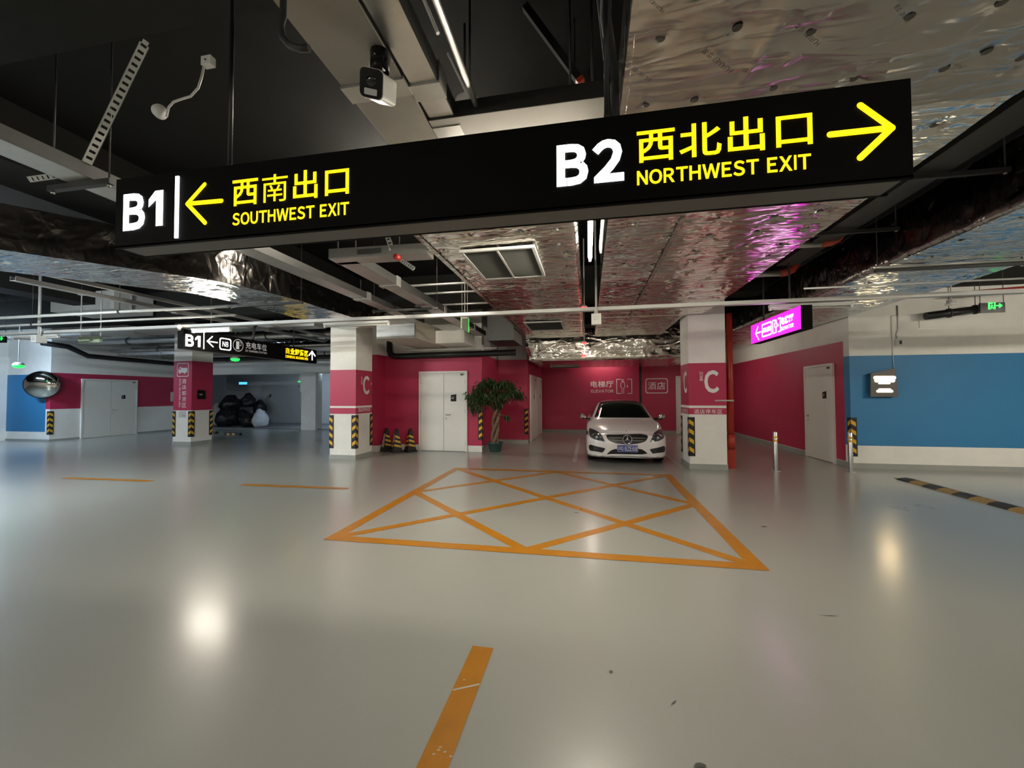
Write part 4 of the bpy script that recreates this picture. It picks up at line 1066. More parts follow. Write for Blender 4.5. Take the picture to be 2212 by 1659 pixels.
O_ = np.array([0, YS, 0.0])
def part(fn, name, m, parent):
    mb = MB(); fn(mb); return mb.build(name, m, parent)
for s_, a, b, w_ in (('B1', P2(267, 500), P2(354.5, 411), 0.042), ('B2', P2(1203, 405), P2(1347, 297.5), 0.042)):
    part(lambda mb: glyph_rect(mb, s_, a, b, O_, X1, Z1, w_), 'level_lettering', 'letter_white', sg)
a, b = P2(378.5, 515), P2(388.0, 381)
part(lambda mb: mb.prism([(a[0], a[1]), (b[0], a[1]), (b[0], b[1]), (a[0], b[1])], O_, X1, Z1, 0.006), 'divider_bar', 'letter_white', sg)
for s_, a, b, w_ in (('西南出口', P2(503, 447), P2(755, 357), 0.014), ('SOUTHWEST EXIT', P2(503, 488.5), P2(755, 436), 0.026), ('西北出口', P2(1376, 354), P2(1753, 236), 0.014), ('NORTHWEST EXIT', P2(1376, 402), P2(1750.5, 332), 0.026)):
    part(lambda mb: glyph_rect(mb, s_, a, b, O_, X1, Z1, w_), 'exit_lettering', 'letter_yellow', sg)
def arrow_left(mb):
    stroke(mb, [P2(480, 434.5), P2(406, 441)], O_, X1, Z1, 0.023); stroke(mb, [P2(443.5, 399), P2(406, 441), P2(444.5, 482)], O_, X1, Z1, 0.023)
def arrow_right(mb):
    stroke(mb, [P2(1792, 292), P2(1925, 277.5)], O_, X1, Z1, 0.025); stroke(mb, [P2(1857, 229), P2(1925, 277.5), P2(1857, 342)], O_, X1, Z1, 0.025)
part(arrow_left, 'arrow', 'letter_yellow', sg); part(arrow_right, 'arrow', 'letter_yellow', sg)
# dark saw cuts where the letter shells are joined
mc = MB()
for (u, v0, v1) in ((282.3, 499, 423), (1224.6, 404, 309)):
    a, b = P2(u, v0), P2(u, v1)
    mc.prism([(a[0]-0.0012, a[1]), (a[0]+0.0012, a[1]), (a[0]+0.0012, b[1]), (a[0]-0.0012, b[1])], O_-Y1*0.0046, X1, Z1, 0.0008)
mc.build('letter_joint', 'sign_grey', sg)
for u in (497, 1312):
    x = AY(u, 352, YS+0.07)[0] if u < 600 else P2(u, 250)[0]
    MB().tube([(x, YS+0.07, sz1), (x, YS+0.07, 3.95)], 0.011, 10).build('suspension_rod', 'pipe_black', sg)
    MB().lathe([(0.0, 0), (0.03, 0), (0.03, 0.02), (0.014, 0.03), (0.014, 0.05)], (x, YS+0.07, sz1), (0,0,1), 12).build('rod_socket', 'galv_dark', sg)

# --- sign of the left lane (faces +X)
XS = -7.9; Q2 = lambda u, v: (lambda p: np.array([p[1], p[2]]))(AX(u, v, XS))
y0s, y1s = Q2(396, 735)[0], Q2(684, 768)[0]; z0s, z1s = Q2(540, 769.5)[1], Q2(540, 733.5)[1]
sg = thing('hanging_sign', 'black hanging sign with B1, N8 and charging bay lettering on the left', 'sign', (XS-0.07, (y0s+y1s)/2, z0s))
MB().box(XS-0.14, XS, y0s, y1s, z0s+0.004, z1s).build('sign_body', 'sign_black', sg)
MB().box(XS-0.13, XS-0.01, y0s+0.02, y1s-0.02, z0s, z0s+0.004).build('bottom_plate', 'sign_grey', sg)
O_ = np.array([XS, 0, 0.0]); mw = MB(); md = MB(); my = MB()
part(lambda mb: glyph_rect(mb, 'B1', Q2(400, 747.5), (Q2(433, 724)[0], Q2(400, 719)[1]-0.02), O_, Y1, Z1, 0.045), 'level_lettering', 'letter_soft', sg)
a, b = Q2(439, 754), Q2(441.5, 719)
part(lambda mb: mb.prism([(a[0], a[1]), (b[0], a[1]), (b[0], b[1]), (a[0], b[1])], O_, Y1, Z1, 0.004), 'divider_bar', 'letter_soft', sg)
def arrow_n8(mb):
    stroke(mb, [Q2(469, 740), Q2(447.5, 737)], O_, Y1, Z1, 0.026); stroke(mb, [Q2(458.5, 727), Q2(447.5, 737), Q2(460, 749)], O_, Y1, Z1, 0.026)
part(arrow_n8, 'arrow', 'letter_soft', sg)
a2, b2 = Q2(473.5, 755), Q2(499.5, 732.5)
def box_n8(mb):
    ring_frame(mb, O_+Y1*a2[0]+Z1*a2[1], Y1, Z1, b2[0]-a2[0], b2[1]-a2[1], 0.05, 0.025)
    text(mb, 'N8', O_+Y1*(a2[0]+0.075)+Z1*(a2[1]+0.075), Y1, Z1, b2[0]-a2[0]-0.15, b2[1]-a2[1]-0.15, 0.012)
part(box_n8, 'entrance_number', 'letter_soft', sg)
c = Q2(514.2, 746); r_ = 0.135
pts = [(c[0]+r_*math.cos(2*PI*k/20), c[1]+r_*math.sin(2*PI*k/20)) for k in range(21)]
stroke(md, pts, O_, Y1, Z1, 0.014, n=2)
md.prism([(c[0]-0.05, c[1]-0.09), (c[0]+0.03, c[1]-0.09), (c[0]+0.03, c[1]+0.09), (c[0]-0.05, c[1]+0.09)], O_, Y1, Z1, 0.003)
stroke(md, [(c[0]+0.04, c[1]), (c[0]+0.075, c[1]), (c[0]+0.08, c[1]+0.07), (c[0]+0.05, c[1]+0.09)], O_, Y1, Z1, 0.012, n=3)
a, b = Q2(530.5, 755.5), Q2(576, 743)
glyph_rect(md, '充电车位', (a[0], Q2(530.5, 752.5)[1]), (b[0], Q2(530.5, 737.5)[1]), O_, Y1, Z1, 0.01)
glyph_rect(md, 'EV CHARGING STATION', (a[0], Q2(530.5, 759.5)[1]), (b[0], Q2(530.5, 755.0)[1]), O_, Y1, Z1, 0.01)
md.build('dim_lettering', 'letter_dim', sg)
a, b = Q2(616.5, 765), Q2(665.5, 765)
glyph_rect(my, '商业卸货区', (a[0], Q2(616.5, 764.5)[1]), (b[0], Q2(616.5, 750)[1]), O_, Y1, Z1, 0.03)
glyph_rect(my, 'COMMERCIAL UNLOADING AREA', (a[0], Q2(616.5, 772.5)[1]), (b[0], Q2(616.5, 766.5)[1]), O_, Y1, Z1, 0.03)
my.build('yellow_lettering', 'letter_yellow', sg)
mw = MB(); a, b, c_ = Q2(674, 777), Q2(674, 759.5), Q2(667.5, 767)
stroke(mw, [a, b], O_, Y1, Z1, 0.05); stroke(mw, [(c_[0], c_[1]), b, (2*b[0]-c_[0], c_[1])], O_, Y1, Z1, 0.05)
mw.build('arrow', 'letter_soft', sg)
for u in (462, 640):
    y = Q2(u, 700)[0]
    MB().tube([(XS-0.07, y, z1s), (XS-0.07, y, CEIL)], 0.012, 8).build('suspension_rod', 'galv_dark', sg)
a = AX(378, 717, XS-0.07)
MB().tube([(XS-0.07, y0s-0.02, z1s-0.02), (XS-0.05, y0s-0.06, z1s+0.02), (XS+0.0, y0s-0.08, z1s+0.03)], 0.03, 10).build('spot_head', 'plastic_white', sg)
MB().lathe([(0.0, 0.012), (0.03, 0.006), (0.036, 0)], (XS+0.005, y0s-0.083, z1s+0.03), (0.8, -0.55, -0.1), 12).build('spot_lens', 'letter_warm', sg)
pipe('black bent cable feeding the left sign', [AX(545, 737, XS-0.05), AX(548, 722, XS-0.05), AX(549, 708, XS-0.05), AX(556, 700, XS-0.05), AX(563, 697, XS-0.05)], 0.03, 'rubber_black', 'cable')

# --- magenta elevator sign (faces -X)
XM = 3.0; M2 = lambda u, v: (lambda p: np.array([-p[1], p[2]]))(AX(u, v, XM))
a, b = M2(1623, 742), M2(1730, 712)
ya, yb = -a[0], -b[0]; za = (a[1]+b[1])/2; zb = (M2(1623, 703)[1]+M2(1729, 661)[1])/2
sg = thing('hanging_sign', 'glowing magenta elevator sign hanging at the right', 'sign', (XM+0.07, (ya+yb)/2, za))
MB().box(XM+0.004, XM+0.15, yb-0.004, ya+0.004, za-0.004, zb+0.004).build('sign_body', 'sign_black', sg)
MB().prism([(a[0], za), (b[0], za), (b[0], zb), (a[0], zb)], (XM+0.004, 0, 0), -Y1, Z1, 0.004).build('light_panel', 'sign_magenta', sg)
O_ = np.array([XM, 0, 0.0]); mw = MB(); Um = -Y1
stroke(mw, [M2(1643.5, 717), M2(1632.5, 720.6)], O_, Um, Z1, 0.022); stroke(mw, [M2(1637.6, 705.5), M2(1632.5, 720.6), M2(1639, 733)], O_, Um, Z1, 0.022)
hh = zb-za
a, b = M2(1646.6, 732.5), M2(1667.6, 725); z_lo, z_hi = za+0.16*hh, zb-0.16*hh
ring_frame(mw, O_+Um*a[0]+Z1*z_lo, Um, Z1, b[0]-a[0], z_hi-z_lo, 0.03, 0.022)
text(mw, '酒店', O_+Um*(a[0]+0.035)+Z1*(z_lo+0.07), Um, Z1, b[0]-a[0]-0.07, z_hi-z_lo-0.14, 0.03)
a, b = M2(1669, 725), M2(1687, 717)
def lift_icon(mb, O, U, V, x0, x1, z0, z1, t, lift=0.004):
    """brackets of a lift car, a standing figure, two call dots"""
    w, h = x1-x0, z1-z0
    stroke(mb, [(x0+w*0.26, z0), (x0, z0), (x0, z1), (x0+w*0.26, z1)], O, U, V, t, lift)
    stroke(mb, [(x1-w*0.26, z0), (x1, z0), (x1, z1), (x1-w*0.26, z1)], O, U, V, t, lift)
    cx_ = x0+w*0.40; k = [(cx_+math.cos(2*PI*j/10)*w*0.065, z0+h*0.91+math.sin(2*PI*j/10)*w*0.065) for j in range(11)]
    stroke(mb, k, O, U, V, t*0.8, lift, n=2)
    stroke(mb, [(cx_-w*0.06, z0), (cx_-w*0.06, z0+h*0.38), (cx_-w*0.14, z0+h*0.48), (cx_-w*0.13, z0+h*0.70), (cx_-w*0.05, z0+h*0.80), (cx_+w*0.05, z0+h*0.80),
                (cx_+w*0.13, z0+h*0.70), (cx_+w*0.14, z0+h*0.48), (cx_+w*0.06, z0+h*0.38), (cx_+w*0.06, z0)], O, U, V, t*0.8, lift, n=3)
    for zz in (0.46, 0.55): stroke(mb, [(x0+w*0.70, z0+h*zz), (x0+w*0.72, z0+h*zz)], O, U, V, t*1.3, lift)
lift_icon(mw, O_, Um, Z1, a[0]+0.02, b[0]-0.01, z_lo+0.01, z_hi-0.01, 0.018)
a, b = M2(1687.5, 717), M2(1714.5, 700)
zm = za+hh*0.44
text(mw, '电梯厅', O_+Um*a[0]+Z1*zm, Um, Z1, b[0]-a[0], hh*0.36, 0.025)
text(mw, 'ELEVATOR', O_+Um*a[0]+Z1*(za+hh*0.19), Um, Z1, b[0]-a[0], hh*0.17, 0.02)
mw.build('white_lettering', 'letter_white', sg)
for u in (1650, 1707):
    y = AX(u, 690, XM+0.07)[1]
    MB().tube([(XM+0.07, y, zb), (XM+0.07, y, CEIL)], 0.014, 8).build('suspension_rod', 'galv_dark', sg)

# --- painted wall lettering by the lift
yl = YE-0.003; E2 = lambda u, v: (lambda p: np.array([p[0], p[2]]))(AY(u, v, yl))
O_ = np.array([0, yl, 0.0]); mb = MB()
glyph_rect(mb, '电梯厅', E2(1276, 837), E2(1325, 822.6), O_, X1, Z1, 0.01, 0.002)
glyph_rect(mb, 'ELEVATOR', E2(1277, 848.2), E2(1325, 841.6), O_, X1, Z1, 0.005, 0.002)
a, b = E2(1332.5, 850), E2(1364.5, 819)
lift_icon(mb, O_, X1, Z1, a[0], b[0], a[1], b[1], 0.028, 0.002)
tag(mb.build('wall_lettering', 'paint_white'), 'white elevator lettering and figure icon painted on the magenta wall', 'wall lettering')
mb = MB(); a, b = E2(1394.6, 849.8), E2(1442.6, 817)
ring_frame(mb, O_+X1*a[0]+Z1*a[1], X1, Z1, b[0]-a[0], b[1]-a[1], 0.09, 0.03, 0.002)
glyph_rect(mb, '酒店', E2(1400, 841.8), E2(1437, 825), O_, X1, Z1, 0.012, 0.002)
tag(mb.build('wall_lettering', 'paint_white'), 'framed white hotel lettering painted on the magenta wall', 'wall lettering')

# --- lit plate on the blue wall with its cable
yl = YB-0.12; B2 = lambda u, v: (lambda p: np.array([p[0], p[2]]))(AY(u, v, yl))
poly = [B2(1881, 857), B2(1940.7, 857), B2(1934, 795.6), B2(1881, 806.6)]
t = thing('wall_sign', 'dark crooked plate with glaring warm light on the blue wall', 'sign', (poly[0][0], YB, poly[0][1]))
MB().prism(poly, (0, yl+0.04, 0), X1, Z1, 0.04).build('plate', 'sign_grey', t)
MB().obox((AY(1910, 830, YB-0.04)[0], YB-0.04, B2(1910, 830)[1]), X1, Y1, Z1, 0.12, 0.04, 0.15).build('mount', 'galv_dark', t)
mb = MB(); O_ = np.array([0, yl, 0.0])
for u0, u1, v, w_ in ((1891, 1931, 816, 0.07), (1893, 1929, 822, 0.07), (1899, 1921, 828, 0.03), (1896, 1926, 845, 0.05), (1900, 1922, 842, 0.05)):
    stroke(mb, [B2(u0, v), B2(u1, v)], O_, X1, Z1, w_, 0.003)
mb.build('light_panel', 'letter_warm', t)
q = [AY(u, v, YB-0.012) for u, v in ((1931, 797), (1929, 772), (1927.5, 740), (1925, 683))]
tag(MB().tube(q, 0.007, 6).tube([q[-1], AY(1936, 682, YB-0.012)], 0.007, 6).build('cable', 'plastic_white'), 'thin cable running up the wall from the glaring plate', 'cable')
q = [AY(u, v, YB-0.012) for u, v in ((1938, 660), (1939, 690), (1940, 712), (1936, 722), (1937, 731))]
t = thing('switch_box', 'small white switch box with a hanging cable on the blue wall', 'switch box', AY(1940, 740, YB))
MB().tube(q, 0.012, 6).build('cable', 'galv', t)
c = AY(1940.5, 740, YB-0.03); MB().obox(c, X1, Y1, Z1, 0.055, 0.03, 0.06).build('box', 'plastic_white', t)
MB().obox(c+np.array([0.022, -0.031, 0]), X1, Y1, Z1, 0.02, 0.002, 0.035).build('socket', 'galv_dark', t)
a, b = AY(1986, 708, YB-0.01), AY(2042, 686, YB-0.01)
tag(MB().box(a[0], b[0], YB-0.025, YB, a[2], b[2]).build('wall_cover', 'wall_white'), 'pale square cover high on the wall above the blue band', 'cover')

# --- green exit signs
def exit_pictogram(mb, O, U, V, x, z, s):
    mb.prism([(x, z), (x+s*0.2, z), (x+s*0.2, z+s*0.8), (x+s*0.55, z+s*0.8), (x+s*0.55, z+s), (x, z+s)], O, U, V, 0.003)
    stroke(mb, [(x+s*0.42, z+s*0.62), (x+s*0.40, z+s*0.35), (x+s*0.30, z+s*0.08)], O, U, V, s*0.13)
    stroke(mb, [(x+s*0.40, z+s*0.35), (x+s*0.58, z+s*0.25), (x+s*0.60, z+s*0.06)], O, U, V, s*0.12)
    stroke(mb, [(x+s*0.28, z+s*0.45), (x+s*0.55, z+s*0.52)], O, U, V, s*0.10)
    mb.prism([(x+s*0.72, z), (x+s*0.88, z), (x+s*0.88, z+s), (x+s*0.72, z+s)], O, U, V, 0.003)
    stroke(mb, [(x+s*1.0, z+s*0.5), (x+s*1.6, z+s*0.5)], O, U, V, s*0.16); stroke(mb, [(x+s*1.35, z+s*0.75), (x+s*1.62, z+s*0.5), (x+s*1.35, z+s*0.25)], O, U, V, s*0.16)
ye = 8.1; a, b = AY(2118, 676, ye), AY(2171, 650, ye)
t = thing('exit_sign', 'dark exit sign with green running figure hanging at the right', 'exit sign', (a[0], ye, a[2]))
MB().box(a[0], b[0], ye, ye+0.03, a[2], b[2]-0.02).build('sign_body', 'plastic_black', t)
mb = MB(); exit_pictogram(mb, (0, ye, 0), X1, Z1, a[0]+0.11, a[2]+0.055, 0.115); mb.build('pictogram', 'led_green', t)
for x in (a[0]+0.01, b[0]-0.01): MB().tube([(x, ye+0.015, b[2]-0.03), (x, ye+0.015, CEIL)], 0.005, 6).build('rod', 'galv_dark', t)
xe = -2.62; a, b = AX(998, 712, xe), AX(1012.5, 690, xe)
t = thing('exit_sign', 'pale exit sign seen from its edge, hanging over the centre aisle', 'exit sign', (xe, a[1], a[2]))
MB().box(xe-0.03, xe, a[1], b[1], a[2]+0.02, b[2]+0.02).build('sign_body', 'plastic_green', t)
MB().box(xe-0.034, xe+0.004, b[1]-0.004, b[1]+0.012, a[2]+0.02, b[2]+0.02).build('lit_edge', 'led_green', t)
for y in (a[1]+0.05, b[1]-0.05): MB().tube([(xe-0.015, y, b[2]+0.02), (xe-0.015, y, CEIL)], 0.006, 6).build('rod', 'tray_white', t)
yg = 7.4; a, b = AY(168, 741, yg), AY(215, 726, yg)
t = thing('exit_sign', 'pale green exit sign hanging on two thin rods at the left', 'exit sign', (a[0], yg, a[2]))
MB().box(a[0], b[0], yg, yg+0.06, a[2], b[2]).build('sign_body', 'plastic_green', t)
MB().box(a[0]+0.35, a[0]+0.45, yg-0.003, yg, a[2]+0.04, a[2]+0.09).build('label_patch', 'galv', t)
for u in (172, 215):
    x = AY(u, 690, yg)[0]; MB().tube([(x, yg+0.03, b[2]), (x, yg+0.03, AY(u, 637, yg)[2])], 0.014, 8).build('rod', 'tray_white', t)
    MB().tube([(x, yg+0.03, AY(u, 637, yg)[2]), (x, yg+0.03, CEIL)], 0.006, 6).build('rod', 'galv_dark', t)
    MB().lathe([(0.0, 0), (0.07, 0), (0.06, 0.03), (0, 0.035)], (x, yg+0.03, AY(u, 637, yg)[2]), (0,0,1), 12).build('rosette', 'plastic_white', t)
a, b = AY(-14, 741, 7.8), AY(12, 727, 7.8)
t = thing('exit_sign', 'small glowing green exit sign cut by the left picture edge', 'exit sign', (a[0], 7.8, a[2]))
MB().box(a[0], b[0], 7.8, 7.83, a[2], b[2]).build('sign_body', 'plastic_black', t)
mb = MB(); exit_pictogram(mb, (0, 7.8, 0), X1, Z1, b[0]-0.36, a[2]+0.03, 0.16); mb.build('pictogram', 'led_green', t)
for x in (a[0]+0.03, b[0]-0.03): MB().tube([(x, 7.815, b[2]), (x, 7.815, CEIL)], 0.006, 6).build('rod', 'galv_dark', t)

# --- parking guidance lamps
def pendant(label, u, v_top, v, y, m, r=0.07, pole='tray_white'):
    c = AY(u, v, y); tp = AY(u, v_top, y)
    t = thing('guidance_lamp', label, 'indicator lamp', c, 'parking bay guidance lamps')
    MB().tube([(c[0], y, c[2]+r*0.6), (c[0], y, CEIL if y < 16 else 2.60)], 0.012, 8).build('pole', pole, t)
    MB().lathe([(0.0, 0.72*r), (0.55*r, 0.70*r), (0.95*r, 0.32*r), (r, 0.0)], c, (0,0,1), 16).build('cap', 'plastic_white', t)
    MB().lathe([(r, 0.0), (0.97*r, -0.25*r), (0.7*r, -0.55*r), (0.0, -0.7*r)], c, (0,0,1), 16).build('lamp_dome', m, t)
    return t
pendant('green indicator lamp hanging before the round mirror', 40, 733, 789, 9.4, 'led_green', 0.13)
pendant('green indicator lamp hanging behind the left sign', 508, 690, 775, 12.2, 'led_green', 0.14)
pendant('nearest red indicator lamp in the slot above the car', 1262, 640, 664, 7.6, 'led_red', 0.06)
pendant('middle red indicator lamp in the slot above the car', 1262, 690, 740, 10.4, 'led_red', 0.06)
pendant('farthest red indicator lamp in the slot above the car', 1262, 740, 766, 12.2, 'led_red', 0.07)
pendant('small green indicator lamp beside the white recess column', 646, 800, 824, 16.55, 'led_green', 0.06)
# white box hanging by the slot
c = AY(1288, 690, YT-0.25)
t = thing('junction_box', 'white junction box hanging under the long tray above the car', 'junction box', c)
MB().obox(c, X1, Y1, Z1, 0.075, 0.05, 0.085).build('box', 'plastic_white', t)
MB().obox(c+np.array([0, -0.052, 0.02]), X1, Y1, Z1, 0.045, 0.003, 0.03).build('lid', 'tray_white', t)
MB().tube([c+Z1*0.08, c+Z1*0.16, (c[0], c[1], CEIL)], [0.045, 0.018, 0.016], 10).build('stem', 'plastic_white', t)
# pole with a camera box at the left
c = AY(84, 733, 6.6); tp = AY(88, 600, 6.6)
t = thing('pole_camera', 'white box camera on a long pole at the left', 'camera', c)
MB().obox(c, X1, Y1, Z1, 0.075, 0.09, 0.075).build('housing', 'plastic_white', t)
MB().obox(c+np.array([0.01, -0.093, 0.0]), X1, Y1, Z1, 0.04, 0.005, 0.045).build('window', 'sticker', t)
MB().tube([c+Z1*0.07, (c[0], 6.6, 4.2)], 0.026, 10).build('pole', 'tray_white', t)
MB().tube([c+Z1*0.07+X1*0.03, c+Z1*0.2+X1*0.06, c+Z1*0.32+X1*0.03], 0.012, 8).build('cable', 'plastic_white', t)
# detectors
for (u, v, y, lb) in ((2055, 656, 8.3, 'white detector with a square body under the right tray'), (1004, 686, 8.3, 'small white detector above the edge-on exit sign')):
    c = AY(u, v, y); t = thing('smoke_detector', lb, 'detector', c)
    MB().lathe([(0.0, 0.06), (0.06, 0.06), (0.06, 0.02), (0.085, 0.0), (0.085, -0.02), (0.0, -0.03)], c, (0,0,1), 16).build('body', 'plastic_white', t)
    MB().tube([c+Z1*0.05, (c[0], c[1], CEIL)], 0.010, 6).build('stem', 'plastic_white', t)
# socket, conduit and detector on the face of the beam at upper left
yv = 2.13
c = AY(450, 134, yv); t = thing('ceiling_socket', 'pale socket with a wavy conduit high at the upper left', 'socket', c)
MB().obox(c, X1, Y1, Z1, 0.035, 0.02, 0.028).build('socket_box', 'plastic_white', t)
MB().lathe([(0, 0.004), (0.006, 0.004), (0.006, 0)], c-Y1*0.02, (0,-1,0), 8).build('screw', 'galv_dark', t)
MB().tube([AY(u, v, yv) for u, v in ((441, 140), (436, 165), (428, 190), (412, 208), (392, 214), (375, 220), (364, 232), (360, 252))], 0.007, 8).build('conduit', 'tray_white', t)
c = AY(345, 241, yv); t = thing('smoke_detector', 'oval pale detector at the end of the wavy conduit', 'detector', c)
MB().lathe([(0.0, 0.03), (0.035, 0.026), (0.045, 0.0), (0.045, -0.01)], c, (0.2,-1,-0.4), 16).build('body', 'plastic_white', t)
MB().tube([tuple(AY(614, 0, 1.22))[:2]+(3.95,)]+[AY(u, v, 1.2+0.02) for u, v in ((612, 35), (606, 55), (610, 80), (625, 98), (648, 105), (668, 104))], 0.012, 8).build('cable_loop', 'rubber_black')
tag(bpy.data.objects['cable_loop'], 'black cable loop hanging left of the wide beige tray', 'cable')
# white dome hidden behind the cross tray
c = AY(1010, 232, 2.75); t = thing('speaker_dome', 'pale dome behind the cross tray above the sign', 'speaker', c)
MB().lathe([(0.10, -0.06), (0.10, 0.0), (0.085, 0.05), (0.05, 0.08), (0.0, 0.09)], c, (0,0,1), 18).build('dome', 'plastic_white', t)
MB().lathe([(0.105, -0.07), (0.105, -0.05), (0.0, -0.05)], c, (0,0,1), 18).build('dome_ring', 'galv_dark', t)

# --- security camera under the wide tray
c = AY(812, 186, 1.80)
fw = np.array([0.10, -0.86, -0.46]); fw /= np.linalg.norm(fw); rt = np.cross(fw, Z1); rt /= np.linalg.norm(rt); up_ = np.cross(rt, fw)
rt2 = rt*math.cos(0.22)+up_*math.sin(0.22); up2 = np.cross(rt2, fw)
t = thing('security_camera', 'white bullet security camera with black front under the tray', 'security camera', c)
def oprism(mb, w, h, r, d0, d1, dx=0, dz=0, mi=0):
    poly = [(p_[0]-w/2+dx, p_[1]-h/2+dz) for p_ in rbox_outline(w, h, r, 4)]
    mb.prism(poly, c+fw*d0, -rt2, up2, d1-d0, mi)   # (-rt2) x up2 = fw
    return mb
oprism(MB(), 0.108, 0.118, 0.022, -0.15, 0.055).build('housing', 'plastic_white', t)
oprism(MB(), 0.114, 0.124, 0.024, 0.045, 0.058).build('front_rim', 'plastic_white', t)
oprism(MB(), 0.108, 0.118, 0.022, 0.057, 0.066).build('front_cover', 'plastic_black', t)
oprism(MB(), 0.062, 0.026, 0.004, 0.066, 0.069, 0.0, -0.035).build('lamp_window', 'sticker', t)
MB().lathe([(0.0, 0.003), (0.02, 0.003), (0.024, 0.0)], c+fw*0.066+up2*0.012, fw, 18).build('lens', 'car_glass', t)
MB().lathe([(0.045, -0.03), (0.05, 0.0), (0.045, 0.03), (0.0, 0.035)], c-fw*0.04+up2*0.085, rt2, 16).build('joint', 'plastic_black', t)
MB().lathe([(0.0, 0.004), (0.035, 0.002), (0.04, -0.03)], c-fw*0.06+up2*0.075-rt2*(-0.045), rt2, 14).build('side_cover', 'plastic_white', t)
MB().tube([c-fw*0.04+up2*0.11, c-fw*0.03+up2*0.11+Z1*0.03, (c[0]+0.01, c[1]+0.02, 3.205)], [0.02, 0.024, 0.03], 12).build('stem', 'plastic_white', t)
MB().tube([(c[0]+0.01, c[1]+0.02, 3.20), (c[0]+0.012, c[1]+0.02, 3.29)], [0.045, 0.05], 14).build('mount_base', 'plastic_black', t)

# --- small items on far walls
a, b = AX(369, 867, XL+0.02), AX(376, 847, XL+0.02)
tag(MB().box(XL, XL+0.02, a[1], b[1], a[2], b[2]).build('wall_cover', 'plastic_white'), 'white cover plate on the red wall left of the truck column', 'cover')
a = AX(378, 905, -16); 
c = AY(523, 828, 19.85); t = thing('light_sign', 'small glowing blue sign on the grey recess wall', 'sign', c)
MB().obox(c, X1, Y1, Z1, 0.42, 0.06, 0.14).build('sign_body', 'galv', t)
MB().obox(c-Y1*0.055+X1*0.12, X1, Y1, Z1, 0.27, 0.006, 0.07).build('screen', 'led_blue', t)
p = AY(692, 852, 18.15)
tag(MB().obox(p, X1, Y1, Z1, 0.06, 0.015, 0.10).build('wall_plate', 'plastic_black'), 'small black plate on the grey block right of the recess column', 'plate')
p = AX(803, 829, cM[1]+0.05); 
tag(MB().lathe([(0, 0.02), (0.02, 0.015), (0.025, 0)], (cM[1], cM[3]-0.05, p[2]), (1,0,0), 12).build('button_lamp', 'plastic_white'), 'tiny pale button on the edge of the column by the cones', 'button')

# ================================================================ THE CAR
CXc, CYc = 0.845, 9.30            # centre line and nose of the car
car = thing('car', 'white sedan parked nose out in front of the elevator wall', 'car', (CXc, CYc, 0))
def subsurf(v, f, lv, name='tmp'):
    me = bpy.data.meshes.new(name); me.from_pydata([tuple(p) for p in v], [], f); me.update()
    o = bpy.data.objects.new(name, me); COL.objects.link(o)
    m = o.modifiers.new('s', 'SUBSURF'); m.levels = lv; m.render_levels = lv
    dg = bpy.context.evaluated_depsgraph_get(); dg.update()
    r = bpy.data.meshes.new_from_object(o.evaluated_get(dg))
    bpy.data.objects.remove(o); bpy.data.meshes.remove(me)
    return r
def ring_half(w, zb, zsh, xb, zbs, xt, zt, zc):
    return [(0, zb), (w-0.14, zb), (w-0.02, zb+0.06), (w, 0.40), (w, 0.58), (w-0.01, zsh-0.05), (w-0.05, zsh), (xb, zbs), ((xb*0.45+xt*0.55), (zbs*0.45+zt*0.55)), (xt, zt), (xt*0.55, (zc*0.8+zt*0.2)), (0, zc)]
ST = [(0.10, 0.78, 0.20, 0.61, 0.66, 0.655, 0.52, 0.675, 0.69), (0.22, 0.84, 0.18, 0.66, 0.74, 0.705, 0.58, 0.73, 0.755), (0.50, 0.885, 0.18, 0.755, 0.78, 0.795, 0.60, 0.82, 0.845),
      (0.85, 0.90, 0.18, 0.83, 0.79, 0.87, 0.60, 0.89, 0.915), (1.13, 0.905, 0.18, 0.875, 0.79, 0.915, 0.60, 0.94, 0.965), (1.22, 0.905, 0.18, 0.885, 0.79, 0.925, 0.66, 0.965, 0.985),
      (1.60, 0.905, 0.18, 0.90, 0.80, 0.935, 0.64, 1.155, 1.20), (1.95, 0.905, 0.18, 0.91, 0.80, 0.945, 0.59, 1.335, 1.375), (2.10, 0.905, 0.18, 0.91, 0.80, 0.945, 0.575, 1.375, 1.415),
      (2.55, 0.905, 0.18, 0.915, 0.80, 0.95, 0.565, 1.39, 1.435), (3.10, 0.90, 0.18, 0.925, 0.80, 0.96, 0.565, 1.355, 1.40), (3.60, 0.90, 0.18, 0.935, 0.78, 0.97, 0.58, 1.215, 1.26),
      (4.05, 0.89, 0.19, 0.94, 0.76, 0.985, 0.62, 1.03, 1.055), (4.45, 0.86, 0.21, 0.92, 0.72, 0.965, 0.55, 0.99, 1.0), (4.66, 0.79, 0.26, 0.86, 0.66, 0.90, 0.50, 0.91, 0.92)]
V = []; Fc = []; NP = 12; NR = 2*(NP-1)
for (y, w, zb, zsh, xb, zbs, xt, zt, zc) in ST:
    hf = ring_half(w, zb, zsh, xb, zbs, xt, zt, zc)
    full = hf+[(-p[0], p[1]) for p in hf[-2:0:-1]]
    for (x, z) in full:
        sw = 0.40*(abs(x)/0.9)**2.6*max(0.0, 1-(y-0.1)/1.0)
        V.append((x, y+sw, z))
for s in range(len(ST)-1):
    for k in range(NR): Fc.append((s*NR+k, s*NR+(k+1) % NR, (s+1)*NR+(k+1) % NR, (s+1)*NR+k))
Fc.append(tuple(range(NR))[::-1]); Fc.append(tuple((len(ST)-1)*NR+k for k in range(NR)))
body_me = subsurf(V, Fc, 2, 'car_body')
